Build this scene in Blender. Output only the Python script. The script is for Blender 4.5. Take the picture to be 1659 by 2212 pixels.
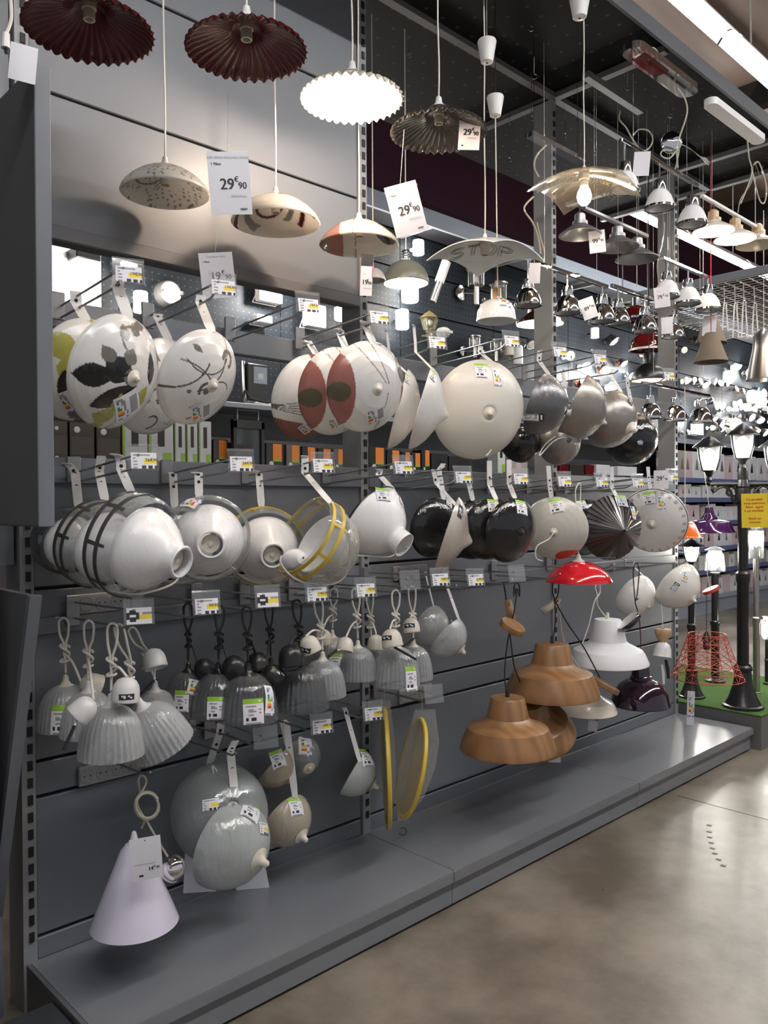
import bpy, math, random
import numpy as np
from math import pi, sin, cos, radians, sqrt
from mathutils import Vector, Matrix
from mathutils.bvhtree import BVHTree
random.seed(7)
S = bpy.context.scene
for o in list(bpy.data.objects): bpy.data.objects.remove(o)

# ------------------------------------------------------------------ camera, world, main light, exposure
CAM = (-.88832898, -2.40905475, 1.46976414); YAW, PIT, ROL, FPX = .804058584, -.0102596, -.00576218, 1758.88
fw = Vector((cos(YAW)*cos(PIT), sin(YAW)*cos(PIT), sin(PIT)))
_r = Vector((sin(YAW), -cos(YAW), 0)); _u = _r.cross(fw)
rt = cos(ROL)*_r + sin(ROL)*_u; up = -sin(ROL)*_r + cos(ROL)*_u
C0 = Vector(CAM)
cd = bpy.data.cameras.new('camera'); cam = bpy.data.objects.new('camera', cd); S.collection.objects.link(cam)
cam.matrix_world = Matrix(((rt.x, up.x, -fw.x, CAM[0]), (rt.y, up.y, -fw.y, CAM[1]), (rt.z, up.z, -fw.z, CAM[2]), (0, 0, 0, 1)))
cd.sensor_fit = 'HORIZONTAL'; cd.sensor_width = 36; cd.lens = 36*FPX/1659; cd.clip_start = .02; cd.clip_end = 100
S.camera = cam
S.view_settings.view_transform = 'Standard'; S.view_settings.look = 'None'; S.view_settings.gamma = 1
S.view_settings.use_curve_mapping = False; S.view_settings.exposure = 0.85
w = bpy.data.worlds.new('store_ambient'); S.world = w; w.use_nodes = True
w.node_tree.nodes['Background'].inputs[0].default_value = (.92, .95, 1, 1)
w.node_tree.nodes['Background'].inputs[1].default_value = .22
TUBE = 24.0          # emission of the fluorescent tubes, raised for the added aisle row
BULB = 40.0          # emission of a lit bulb
def lamp(loc, energy, col=(1, .82, .62), size=.03):
    d = bpy.data.lights.new('bulb_light', 'POINT'); d.energy = energy; d.color = col; d.shadow_soft_size = size
    o = bpy.data.objects.new('bulb_light', d); S.collection.objects.link(o); o.location = loc; return o

# ------------------------------------------------------------------ pixel -> place helpers (photo is 1659 x 2212)
def ray(x, y): return fw + rt*((x-829.5)/FPX) + up*((1106-y)/FPX)
def at(x, y, Y):
    d = ray(x, y); return C0 + d*((Y-C0.y)/d.y)
def atX(x, y, X):
    d = ray(x, y); return C0 + d*((X-C0.x)/d.x)
def atZ(x, y, Z):
    d = ray(x, y); return C0 + d*((Z-C0.z)/d.z)
def dep(p): return (Vector(p)-C0).dot(fw)
def m_per_px(p): return dep(p)/FPX

# ------------------------------------------------------------------ materials
MATS = {}
def nodes(name):
    m = bpy.data.materials.new(name); m.use_nodes = True; MATS[name] = m
    return m, m.node_tree, m.node_tree.nodes['Principled BSDF']
def setp(b, **k):
    for n, v in k.items():
        n = n.replace('_', ' ')
        if n in b.inputs:
            s = b.inputs[n]
            s.default_value = (*v, 1) if isinstance(v, tuple) and len(v) == 3 and len(s.default_value) == 4 else v
def noise_bump(nt, b, scale, strength, dist=.01, stretch=(1, 1, 1), sock='Normal', detail=3, distortion=0):
    tc = nt.nodes.new('ShaderNodeTexCoord'); mp = nt.nodes.new('ShaderNodeMapping'); mp.inputs['Scale'].default_value = stretch
    n = nt.nodes.new('ShaderNodeTexNoise'); n.inputs['Scale'].default_value = scale; n.inputs['Detail'].default_value = detail
    n.inputs['Distortion'].default_value = distortion
    bp = nt.nodes.new('ShaderNodeBump'); bp.inputs['Strength'].default_value = strength; bp.inputs['Distance'].default_value = dist
    nt.links.new(tc.outputs['Object'], mp.inputs[0]); nt.links.new(mp.outputs[0], n.inputs['Vector'])
    nt.links.new(n.outputs['Fac'], bp.inputs['Height']); nt.links.new(bp.outputs[0], b.inputs[sock])
    return n
def pbr(name, col, rough=.5, metal=0, coat=0, wrap=0, emit=None, bump=None, vary=0, **k):
    m, nt, b = nodes(name)
    setp(b, Base_Color=col, Roughness=rough, Metallic=metal, Coat_Weight=coat, Coat_Roughness=.06, **k)
    if emit: setp(b, Emission_Color=emit[0], Emission_Strength=emit[1])
    if wrap:
        setp(b, Coat_Weight=1.0, Coat_Roughness=.04, Coat_IOR=1.6)
        noise_bump(nt, b, 55, wrap*1.8, .012, (1, 1, .3), 'Coat Normal', 4, 1.6)
    if bump: noise_bump(nt, b, bump[0], bump[1])
    if vary:
        tc = nt.nodes.new('ShaderNodeTexCoord'); n = nt.nodes.new('ShaderNodeTexNoise'); n.inputs['Scale'].default_value = 2.5
        n.inputs['Detail'].default_value = 5
        mx = nt.nodes.new('ShaderNodeMix'); mx.data_type = 'RGBA'
        mx.inputs[6].default_value = tuple(c*(1-vary) for c in col)+(1,); mx.inputs[7].default_value = tuple(min(1, c*(1+vary)) for c in col)+(1,)
        nt.links.new(tc.outputs['Object'], n.inputs['Vector']); nt.links.new(n.outputs['Fac'], mx.inputs[0]); nt.links.new(mx.outputs[2], b.inputs['Base Color'])
    return m
def glassy(name, tint, body, fac, edge=.5, rough=.12, bump=None, stretch=(1, 1, 1), gloss=.05):
    """thin clear or frosted sheet: part see-through, part glossy body, denser at grazing angles"""
    m, nt, b = nodes(name)
    setp(b, Base_Color=body, Roughness=max(rough, .3), Specular_IOR_Level=.2)
    t = nt.nodes.new('ShaderNodeBsdfTransparent'); t.inputs[0].default_value = (*tint, 1)
    lw = nt.nodes.new('ShaderNodeLayerWeight'); lw.inputs[0].default_value = .5
    ma = nt.nodes.new('ShaderNodeMath'); ma.operation = 'MULTIPLY_ADD'; ma.use_clamp = True
    ma.inputs[1].default_value = edge; ma.inputs[2].default_value = fac
    mx = nt.nodes.new('ShaderNodeMixShader'); out = nt.nodes['Material Output']; L = nt.links.new
    gl = nt.nodes.new('ShaderNodeBsdfGlossy'); gl.inputs['Roughness'].default_value = gloss
    fr = nt.nodes.new('ShaderNodeMath'); fr.operation = 'POWER'; fr.inputs[1].default_value = 3.5; L(lw.outputs['Facing'], fr.inputs[0])
    fm = nt.nodes.new('ShaderNodeMath'); fm.operation = 'MULTIPLY_ADD'; fm.use_clamp = True; fm.inputs[1].default_value = .6; fm.inputs[2].default_value = .07
    m2 = nt.nodes.new('ShaderNodeMixShader')
    L(lw.outputs['Facing'], ma.inputs[0]); L(ma.outputs[0], mx.inputs[0]); L(t.outputs[0], mx.inputs[1]); L(b.outputs[0], mx.inputs[2])
    L(fr.outputs[0], fm.inputs[0]); L(fm.outputs[0], m2.inputs[0]); L(mx.outputs[0], m2.inputs[1]); L(gl.outputs[0], m2.inputs[2]); L(m2.outputs[0], out.inputs[0])
    if bump:
        noise_bump(nt, b, bump[0], bump[1], .012, stretch, 'Normal', 4, 1.2)
        bp = [n for n in nt.nodes if n.type == 'BUMP'][0]; L(bp.outputs[0], gl.inputs['Normal']); L(bp.outputs[0], lw.inputs['Normal'])
    return m
def opal(name, col, tr=.35, rough=.25, wrap=0, attr=None):
    """white glass or plastic that lets some light through"""
    m, nt, b = nodes(name)
    setp(b, Base_Color=col, Roughness=rough, Coat_Weight=.8 if not wrap else 1., Coat_Roughness=.05)
    t = nt.nodes.new('ShaderNodeBsdfTranslucent'); t.inputs[0].default_value = (*col, 1)
    if attr:
        a = nt.nodes.new('ShaderNodeAttribute'); a.attribute_name = attr
        nt.links.new(a.outputs['Color'], b.inputs['Base Color']); nt.links.new(a.outputs['Color'], t.inputs[0])
    mx = nt.nodes.new('ShaderNodeMixShader'); mx.inputs[0].default_value = tr
    nt.links.new(b.outputs[0], mx.inputs[1]); nt.links.new(t.outputs[0], mx.inputs[2]); nt.links.new(mx.outputs[0], nt.nodes['Material Output'].inputs[0])
    if wrap: noise_bump(nt, b, 50, wrap*1.6, .012, (1, 1, .3), 'Coat Normal', 4, 1.6)
    return m
def dots(name, col, dot, pitch, rad, rough=.45, offset=(0, 0, 0)):
    """perforated sheet metal: a square grid of small holes"""
    m, nt, b = nodes(name); setp(b, Roughness=rough)
    tc = nt.nodes.new('ShaderNodeTexCoord'); mp = nt.nodes.new('ShaderNodeMapping'); mp.inputs['Scale'].default_value = (1/pitch,)*3
    mp.inputs['Location'].default_value = offset
    fr = nt.nodes.new('ShaderNodeVectorMath'); fr.operation = 'FRACTION'
    sb = nt.nodes.new('ShaderNodeVectorMath'); sb.operation = 'SUBTRACT'; sb.inputs[1].default_value = (.5, .5, .5)
    sx = nt.nodes.new('ShaderNodeSeparateXYZ'); cb = nt.nodes.new('ShaderNodeCombineXYZ')
    ln = nt.nodes.new('ShaderNodeVectorMath'); ln.operation = 'LENGTH'
    lt = nt.nodes.new('ShaderNodeMath'); lt.operation = 'LESS_THAN'; lt.inputs[1].default_value = rad/pitch
    mx = nt.nodes.new('ShaderNodeMix'); mx.data_type = 'RGBA'; mx.inputs[6].default_value = (*col, 1); mx.inputs[7].default_value = (*dot, 1)
    L = nt.links.new
    L(tc.outputs['Object'], mp.inputs[0]); L(mp.outputs[0], fr.inputs[0]); L(fr.outputs[0], sb.inputs[0]); L(sb.outputs[0], sx.inputs[0])
    L(sx.outputs[0], cb.inputs[0]); L(sx.outputs[1 if offset[2] == 0 else 2], cb.inputs[1]); L(cb.outputs[0], ln.inputs[0]); L(ln.outputs['Value'], lt.inputs[0])
    L(lt.outputs[0], mx.inputs[0]); L(mx.outputs[2], b.inputs['Base Color'])
    return m
def concrete():
    m, nt, b = nodes('polished_concrete'); setp(b, Specular_IOR_Level=.4)
    tc = nt.nodes.new('ShaderNodeTexCoord'); n = nt.nodes.new('ShaderNodeTexNoise'); n.inputs['Scale'].default_value = 1.7; n.inputs['Detail'].default_value = 9; n.inputs['Roughness'].default_value = .62
    n2 = nt.nodes.new('ShaderNodeTexNoise'); n2.inputs['Scale'].default_value = 90; n2.inputs['Detail'].default_value = 4
    cr = nt.nodes.new('ShaderNodeValToRGB'); e = cr.color_ramp.elements
    e[0].position = .40; e[0].color = (.115, .095, .073, 1); e[1].position = .62; e[1].color = (.27, .235, .19, 1)
    mx = nt.nodes.new('ShaderNodeMix'); mx.data_type = 'RGBA'; mx.blend_type = 'MULTIPLY'; mx.inputs[0].default_value = .2
    rr = nt.nodes.new('ShaderNodeMapRange'); rr.inputs[3].default_value = .20; rr.inputs[4].default_value = .42
    bp = nt.nodes.new('ShaderNodeBump'); bp.inputs['Strength'].default_value = .06; bp.inputs['Distance'].default_value = .01
    L = nt.links.new
    L(tc.outputs['Object'], n.inputs['Vector']); L(tc.outputs['Object'], n2.inputs['Vector']); L(n.outputs['Fac'], cr.inputs[0])
    L(cr.outputs[0], mx.inputs[6]); L(n2.outputs['Color'], mx.inputs[7]); L(mx.outputs[2], b.inputs['Base Color'])
    L(n.outputs['Fac'], rr.inputs[0]); L(rr.outputs[0], b.inputs['Roughness']); L(n.outputs['Fac'], bp.inputs['Height']); L(bp.outputs[0], b.inputs['Normal'])
    return m
def wood(name, c1, c2, scale=9, rough=.38, stretch=(1, 1, .12), coat=.25):
    m, nt, b = nodes(name); setp(b, Roughness=rough, Coat_Weight=coat, Coat_Roughness=.2)
    tc = nt.nodes.new('ShaderNodeTexCoord'); mp = nt.nodes.new('ShaderNodeMapping'); mp.inputs['Scale'].default_value = stretch
    n = nt.nodes.new('ShaderNodeTexNoise'); n.inputs['Scale'].default_value = scale; n.inputs['Detail'].default_value = 7; n.inputs['Distortion'].default_value = .5
    wv = nt.nodes.new('ShaderNodeTexWave'); wv.inputs['Scale'].default_value = scale*.9; wv.inputs['Distortion'].default_value = 9; wv.inputs['Detail'].default_value = 3
    ad = nt.nodes.new('ShaderNodeMath'); ad.operation = 'MULTIPLY_ADD'; ad.inputs[1].default_value = .4
    cr = nt.nodes.new('ShaderNodeValToRGB'); e = cr.color_ramp.elements; e[0].position = .35; e[0].color = (*c1, 1); e[1].position = .95; e[1].color = (*c2, 1)
    L = nt.links.new
    L(tc.outputs['Object'], mp.inputs[0]); L(mp.outputs[0], n.inputs['Vector']); L(mp.outputs[0], wv.inputs['Vector'])
    L(wv.outputs['Fac'], ad.inputs[0]); L(n.outputs['Fac'], ad.inputs[2]); L(ad.outputs[0], cr.inputs[0]); L(cr.outputs[0], b.inputs['Base Color'])
    return m
def bricks():
    m, nt, b = nodes('white_brick'); setp(b, Roughness=.6)
    tc = nt.nodes.new('ShaderNodeTexCoord'); mp = nt.nodes.new('ShaderNodeMapping'); mp.inputs['Rotation'].default_value = (pi/2, 0, 0)
    t = nt.nodes.new('ShaderNodeTexBrick'); t.inputs['Scale'].default_value = 6; t.inputs['Color1'].default_value = (.72, .70, .70, 1); t.inputs['Color2'].default_value = (.64, .62, .62, 1); t.inputs['Mortar'].default_value = (.45, .44, .44, 1)
    t.inputs['Mortar Size'].default_value = .012
    L = nt.links.new; L(tc.outputs['Object'], mp.inputs[0]); L(mp.outputs[0], t.inputs['Vector']); L(t.outputs['Color'], b.inputs['Base Color'])
    return m
def emis(name, col, st):
    return pbr(name, (.9, .9, .9), .5, emit=(col, st))
PANEL = pbr('grey_shelf_paint', (.140, .149, .168), .42, vary=.04)
DECK = pbr('light_grey_deck_paint', (.185, .193, .21), .22, coat=.2, vary=.05)
UPR = pbr('grey_upright_paint', (.24, .245, .255), .4)
DARKP = pbr('dark_grey_board', (.105, .105, .108), .55, vary=.12)
RAIL = pbr('steel_rod', (.27, .27, .28), .35, metal=.6)
BLK = pbr('black_slot', (.006, .006, .007), .6)
BLKP = pbr('black_paint', (.012, .012, .013), .3)
PURPLE = pbr('purple_wall_paint', (.05, .008, .026), .7)
FASC = pbr('blue_grey_fascia', (.28, .31, .36), .5)
PEG = dots('dark_pegboard', (.011, .015, .0205), (.06, .062, .065), .05, .0055, .4, (0, 0, .001))
CANO = dots('canopy_perforated_sheet', (.004, .0043, .005), (.04, .036, .032), .1, .009, .5)
BEAM = pbr('grey_beam', (.12, .12, .125), .45)
WHT = pbr('white_plastic', (.72, .71, .70), .35)
IVO = pbr('ivory_plastic', (.66, .61, .53), .4)
CARD = pbr('white_card', (.78, .77, .82), .55)
INK = pbr('black_ink', (.02, .02, .022), .6)
GREY_INK = pbr('grey_ink', (.3, .3, .31), .6)
CHROME = pbr('chrome', (.82, .82, .84), .06, metal=1)
STEEL = pbr('brushed_steel', (.5, .48, .46), .3, metal=1)
PEWTER = pbr('satin_grey_metal', (.33, .33, .34), .35, metal=.75)
BURG = pbr('burgundy_glaze', (.085, .008, .012), .22, coat=.25, Specular_IOR_Level=.3)
TAUPE = pbr('grey_brown_glaze', (.05, .041, .034), .2, coat=.6)
CREAM = pbr('cream_glaze', (.78, .70, .60), .2, coat=.6)
CLEAR = glassy('clear_plastic', (.97, .97, .97), (.75, .78, .8), .05, .28, .08)
CLEARG = glassy('clear_glass', (.94, .95, .94), (.6, .62, .62), .04, .3, .05)
SMOKE = glassy('smoked_glass', (.45, .46, .48), (.12, .13, .14), .30, .5, .06)
PRISM = glassy('ribbed_glass', (.86, .87, .88), (.66, .67, .68), .16, .38, .06, (60, .22), (1, 1, .15))
PRISMW = glassy('wrapped_ribbed_glass', (.88, .88, .88), (.74, .75, .76), .27, .4, .08, (45, .35), (1, 1, .25))
PRISMD = glassy('wrapped_ribbed_dark_glass', (.75, .76, .78), (.22, .225, .23), .15, .4, .06, (60, .22), (1, 1, .12))
ALAB = glassy('frosted_glass', (.85, .87, .86), (.60, .63, .62), .55, .4, .22, (26, .35), (1, 1, .4))
ALABD = glassy('frosted_glass_thin', (.8, .82, .82), (.42, .45, .45), .38, .4, .25, (26, .35), (1, 1, .4))
ALABB = glassy('amber_marbled_glass', (.8, .74, .66), (.56, .48, .38), .6, .35, .22, (26, .35), (1, 1, .4))
BAG = glassy('clear_film_bag', (.96, .95, .93), (.7, .68, .62), .08, .5, .1, (40, .8), (1, 1, .3))
NYG = glassy('clear_curved_glass', (.94, .92, .86), (.36, .34, .29), .07, .30, .04)
STOPG = glassy('frosted_curved_glass', (.9, .93, .92), (.9, .93, .91), .86, .1, .15)
OPAL = opal('opal_white', (.88, .87, .85), .3, .3, .45)
OPALP = opal('painted_opal', (.80, .79, .77), .3, .2, .25, 'paint')
OPALF = opal('painted_opal_bare', (.80, .79, .77), .45, .2, 0, 'paint')
OPALC = opal('cream_opal', (.86, .83, .77), .3, .3, .4)
WMET = pbr('white_metal_wrapped', (.88, .87, .88), .3, wrap=.45)
WMETM = pbr('white_matt_metal', (.88, .88, .90), .45)
WGL = pbr('white_gloss_metal', (.84, .84, .85), .12, coat=.5)
BWR = pbr('black_gloss_wrapped', (.008, .008, .010), .35, wrap=.10, Specular_IOR_Level=.1)
GWR = pbr('gunmetal_wrapped', (.10, .10, .11), .3, metal=.4, wrap=.3)
SWR = pbr('silver_wrapped', (.26, .235, .21), .32, metal=.5, wrap=.35)
PEARL = pbr('pearl_wrapped', (.62, .55, .48), .25, metal=.3, wrap=.5)
CRWR = pbr('cream_gloss_wrapped', (.80, .77, .72), .25, wrap=.5)
LILAC = pbr('lilac_white_plastic', (.66, .63, .76), .15, coat=1)
RED = pbr('red_gloss', (.62, .012, .022), .15, coat=.6)
DRED = pbr('dark_red_gloss', (.11, .008, .008), .12, coat=.6)
ORG = pbr('orange_gloss', (.85, .16, .02), .2, coat=.5)
VIO = pbr('violet_enamel', (.06, .011, .09), .12, coat=.7)
AUB = pbr('aubergine_enamel', (.022, .008, .02), .1, coat=.8)
REDW = pbr('red_wire', (.50, .06, .03), .4)
BROWN = pbr('brown_felt', (.14, .115, .09), .85)
COPPER = pbr('copper', (.75, .5, .38), .15, metal=1)
OAK = wood('oak_veneer', (.19, .090, .034), (.30, .155, .062), 6)
OAKL = wood('pale_wood', (.42, .27, .13), (.56, .38, .2), 20)
PLANK = wood('ceiling_planks', (.19, .125, .095), (.33, .235, .185), 2.0, .6, (.08, 1, 1), 0)
TURF = pbr('green_turf', (.055, .13, .018), .95, bump=(250, 1.0), vary=.35)
YEL = pbr('yellow_paper', (.80, .60, .03), .6)
YELF = pbr('yellow_rim', (.60, .43, .06), .35)
GRN = pbr('label_green', (.28, .52, .04), .5)
DGRN = pbr('label_dark_green', (.03, .25, .08), .5)
LOR = pbr('label_orange', (.85, .25, .03), .5)
LRED = pbr('label_red', (.62, .04, .03), .5)
LYEL = pbr('label_yellow', (.85, .65, .05), .5)
BLU = pbr('label_blue', (.05, .14, .45), .5)
PINKL = pbr('label_pink_edge', (.7, .45, .5), .5)
CBLK = pbr('carton_black', (.02, .019, .018), .3)
CPHO = pbr('carton_photo_print', (.035, .028, .02), .35, vary=.9)
CGRY = pbr('carton_grey_print', (.14, .13, .12), .3, vary=.6)
DPHO = pbr('dark_garden_print', (.07, .05, .036), .4, vary=.8)
CWHT = pbr('carton_white', (.62, .62, .64), .5)
CPIN = pbr('carton_pale_pink', (.55, .43, .45), .5)
CTAN = pbr('carton_beige', (.36, .33, .29), .5)
BLUSH = pbr('blue_shelf_strip', (.10, .13, .25), .4)
SHLF = pbr('dark_shelf', (.03, .032, .04), .5)
GOLD = pbr('aged_brass', (.15, .125, .05), .35, metal=.6)
CORDW = pbr('white_cord', (.70, .66, .60), .6)
CORDB = pbr('black_cord', (.012, .012, .012), .6)
CORDR = pbr('red_cord', (.45, .02, .02), .6)
CORDC = glassy('clear_cord', (.8, .79, .74), (.6, .57, .48), .5, .4, .2)
THREAD = glassy('nylon_thread', (.9, .9, .9), (.7, .7, .7), .5, .3, .2)
TUBEM = emis('fluorescent_tube', (.93, .97, 1), TUBE)
TUBEN = emis('added_aisle_tube', (1, .98, .96), TUBE*3.7)  # stronger tubes for the added near aisle row
BULBM = emis('lit_bulb', (1, .78, .5), BULB)
BULBC = emis('lit_cool_bulb', (1, .96, .9), 30)
BULBS = emis('lit_small_bulb', (1, .97, .9), 16)
LITW = emis('lit_diffuser', (1, .9, .75), 6)
NEON = emis('lit_neon_band', (1, .97, .9), 5)
setp(CANO.node_tree.nodes['Principled BSDF'], Specular_IOR_Level=.12, Roughness=.7)
setp(PEG.node_tree.nodes['Principled BSDF'], Specular_IOR_Level=.2, Roughness=.55)
CONC = concrete(); BRICK = bricks()

# ------------------------------------------------------------------ mesh kit
class MB:
    def __init__(s): s.v = []; s.f = []; s.m = []; s.mats = []; s.col = None
    def mi(s, mat):
        if mat is None: return 0
        if mat not in s.mats: s.mats.append(mat)
        return s.mats.index(mat)
    def add(s, vs, fs, mat=None):
        b = len(s.v); k = s.mi(mat); s.v += [Vector(v) for v in vs]
        for f in fs: s.f.append([i+b for i in f]); s.m.append(k)
        return s
    def box(s, lo, hi, mat=None, M=None):
        x0, y0, z0 = lo; x1, y1, z1 = hi
        vs = [Vector(p) for p in ((x0, y0, z0), (x1, y0, z0), (x1, y1, z0), (x0, y1, z0), (x0, y0, z1), (x1, y0, z1), (x1, y1, z1), (x0, y1, z1))]
        if M: vs = [M @ v for v in vs]
        return s.add(vs, [(0, 3, 2, 1), (4, 5, 6, 7), (0, 1, 5, 4), (1, 2, 6, 5), (2, 3, 7, 6), (3, 0, 4, 7)], mat)
    def rbox(s, lo, hi, b=.004, mat=None, M=None):
        """box with chamfered edges"""
        c = [(lo[i]+hi[i])/2 for i in range(3)]; h = [(hi[i]-lo[i])/2 for i in range(3)]; b = min(b, *[x*.9 for x in h])
        vs = []; idx = {}
        for sx in (-1, 1):
            for sy in (-1, 1):
                for sz in (-1, 1):
                    for ax in range(3):
                        p = [sx*(h[0]-(b if ax != 0 else 0)), sy*(h[1]-(b if ax != 1 else 0)), sz*(h[2]-(b if ax != 2 else 0))]
                        idx[(sx, sy, sz, ax)] = len(vs); v = Vector([c[i]+p[i] for i in range(3)]); vs.append(M @ v if M else v)
        F = []
        for ax in range(3):
            o1, o2 = [i for i in range(3) if i != ax]
            for sg in (-1, 1):
                q = []
                for a, bb in ((-1, -1), (1, -1), (1, 1), (-1, 1)):
                    k = [0, 0, 0]; k[ax] = sg; k[o1] = a; k[o2] = bb; q.append(idx[(*k, ax)])
                F.append(q)
        for ax in range(3):
            o1, o2 = [i for i in range(3) if i != ax]
            for a in (-1, 1):
                for bb in (-1, 1):
                    k0 = [0, 0, 0]; k0[o1] = a; k0[o2] = bb; k1 = list(k0); k0[ax] = -1; k1[ax] = 1
                    F.append([idx[(*k0, o1)], idx[(*k1, o1)], idx[(*k1, o2)], idx[(*k0, o2)]])
        for sx in (-1, 1):
            for sy in (-1, 1):
                for sz in (-1, 1): F.append([idx[(sx, sy, sz, a)] for a in range(3)])
        return s.add(vs, F, mat)
    def lathe(s, prof, M=None, seg=48, mat=None, wave=None, cap=False):
        n = len(prof); vs = []
        for k in range(seg):
            a = 2*pi*k/seg; ca, sa = cos(a), sin(a)
            for r, z in prof:
                if wave: r2, z2 = wave(r, z, a)
                else: r2, z2 = r, z
                v = Vector((r2*ca, r2*sa, z2)); vs.append(M @ v if M else v)
        F = []
        for k in range(seg):
            k2 = (k+1) % seg
            for i in range(n-1): F.append((k*n+i, k2*n+i, k2*n+i+1, k*n+i+1))
        if cap: F.append([k*n+n-1 for k in range(seg)]); F.append([k*n for k in range(seg)][::-1])
        return s.add(vs, F, mat)
    def tube(s, pts, r, seg=8, mat=None, cap=True):
        pts = [Vector(p) for p in pts]; n = len(pts); vs = []; nrm = None
        for i, p in enumerate(pts):
            t = (pts[min(i+1, n-1)]-pts[max(i-1, 0)])
            if t.length < 1e-9: t = Vector((0, 0, 1))
            t.normalize()
            if nrm is None: nrm = t.cross(Vector((0, 0, 1)) if abs(t.z) < .9 else Vector((1, 0, 0)))
            nrm = nrm - t*nrm.dot(t)
            if nrm.length < 1e-6: nrm = t.orthogonal()
            nrm.normalize(); bn = t.cross(nrm); rr = r[i] if isinstance(r, (list, tuple)) else r
            for k in range(seg):
                a = 2*pi*k/seg; vs.append(p + nrm*(cos(a)*rr) + bn*(sin(a)*rr))
        F = [(i*seg+k, i*seg+(k+1) % seg, (i+1)*seg+(k+1) % seg, (i+1)*seg+k) for i in range(n-1) for k in range(seg)]
        if cap: F.append(list(range(seg))[::-1]); F.append([(n-1)*seg+k for k in range(seg)])
        return s.add(vs, F, mat)
    def ribbon(s, pts, wid, wdir, th=.0012, mat=None):
        pts = [Vector(p) for p in pts]; n = len(pts); wd = Vector(wdir).normalized(); vs = []
        for i, p in enumerate(pts):
            t = (pts[min(i+1, n-1)]-pts[max(i-1, 0)]).normalized(); nn = t.cross(wd)
            nn = nn.normalized() if nn.length > 1e-6 else Vector((0, -1, 0))
            w2 = wid*(.75 if i in (0, n-1) else 1)
            for a, b in ((-1, -1), (1, -1), (1, 1), (-1, 1)): vs.append(p + wd*(a*w2/2) + nn*(b*th/2))
        F = [(i*4+k, i*4+(k+1) % 4, i*4+4+(k+1) % 4, i*4+4+k) for i in range(n-1) for k in range(4)]
        F += [(3, 2, 1, 0), tuple((n-1)*4+k for k in range(4))]
        return s.add(vs, F, mat)
    def sphere(s, c, r, seg=20, mat=None, M=None):
        prof = [(r*sin(pi*i/12)+1e-5, -r*cos(pi*i/12)) for i in range(13)]
        return s.lathe(prof, M or Matrix.Translation(c), seg, mat)
    def prism(s, poly, th, M, mat=None):
        n = len(poly); vs = [M @ Vector((x, y, 0)) for x, y in poly] + [M @ Vector((x, y, th)) for x, y in poly]
        return s.add(vs, [list(range(n))[::-1], list(range(n, 2*n))] + [(i, (i+1) % n, n+(i+1) % n, n+i) for i in range(n)], mat)
def mesh_obj(name, mb, mat=None, loc=(0, 0, 0), parent=None, angle=35, smooth=True):
    me = bpy.data.meshes.new(name); L = Vector(loc)
    me.from_pydata([v-L for v in mb.v], [], mb.f)
    ms = mb.mats if mb.mats else []
    if mat is not None and not ms: ms = [mat]
    for m in ms: me.materials.append(m)
    if len(ms) > 1: me.polygons.foreach_set('material_index', mb.m)
    if smooth:
        me.polygons.foreach_set('use_smooth', [True]*len(me.polygons)); me.set_sharp_from_angle(angle=radians(angle))
    if mb.col is not None:
        ca = me.color_attributes.new('paint', 'FLOAT_COLOR', 'POINT'); ca.data.foreach_set('color', [x for c in mb.col for x in (*c, 1)])
    me.update()
    o = bpy.data.objects.new(name, me); S.collection.objects.link(o)
    if parent is not None: o.parent = parent
    else: o.location = L
    return o
def tag(o, label, cat, group=None):
    o['label'] = label; o['category'] = cat
    if group: o['group'] = group
    return o
class Thing:
    def __init__(s, name, label, cat, loc, group=None):
        s.e = bpy.data.objects.new(name, None); S.collection.objects.link(s.e); s.loc = Vector(loc); s.e.location = s.loc
        s.e.empty_display_size = .05; tag(s.e, label, cat, group)
    def part(s, name, mb, mat=None, label=None, angle=35, under=None, smooth=True):
        o = mesh_obj(name, mb, mat, s.loc, under or s.e, angle, smooth)
        if label: o['label'] = label
        return o
def struct(name, mb, mat, label=None, smooth=False):
    o = mesh_obj(name, mb, mat, smooth=smooth); o['kind'] = 'structure'
    if label: o['label'] = label
    return o
def frame(p, z, xhint=None):
    """matrix at p with +Z along z and +X near the camera's right"""
    z = Vector(z).normalized(); x = Vector(xhint) if xhint is not None else rt.copy()
    x = x - z*x.dot(z)
    if x.length < 1e-4: x = z.orthogonal()
    x.normalize(); y = z.cross(x)
    return Matrix(((x.x, y.x, z.x, p[0]), (x.y, y.y, z.y, p[1]), (x.z, y.z, z.z, p[2]), (0, 0, 0, 1)))
def facing(p, roll=0, yaw=0):
    """upright plane at p turned to the aisle's viewer; roll in degrees counter-clockwise"""
    n = C0-Vector(p); n.z = 0; n.normalize(); n = Matrix.Rotation(radians(yaw), 3, 'Z') @ n
    x = Vector((0, 0, 1)).cross(n); y = Vector((0, 0, 1)); a = radians(roll)
    X = x*cos(a)+y*sin(a); Yv = -x*sin(a)+y*cos(a)
    return Matrix(((X.x, Yv.x, n.x, p[0]), (X.y, Yv.y, n.y, p[1]), (X.z, Yv.z, n.z, p[2]), (0, 0, 0, 1)))
_tc = {}
def text_geo(s):
    if s not in _tc:
        c = bpy.data.curves.new('t', 'FONT'); c.body = s; c.size = 1; c.align_x = 'CENTER'; c.align_y = 'CENTER'; c.resolution_u = 3
        o = bpy.data.objects.new('t', c); S.collection.objects.link(o); bpy.context.view_layer.update()
        me = bpy.data.meshes.new_from_object(o.evaluated_get(bpy.context.evaluated_depsgraph_get()))
        _tc[s] = ([tuple(v.co) for v in me.vertices], [tuple(p.vertices) for p in me.polygons])
        bpy.data.objects.remove(o); bpy.data.curves.remove(c); bpy.data.meshes.remove(me)
    return _tc[s]
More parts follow.
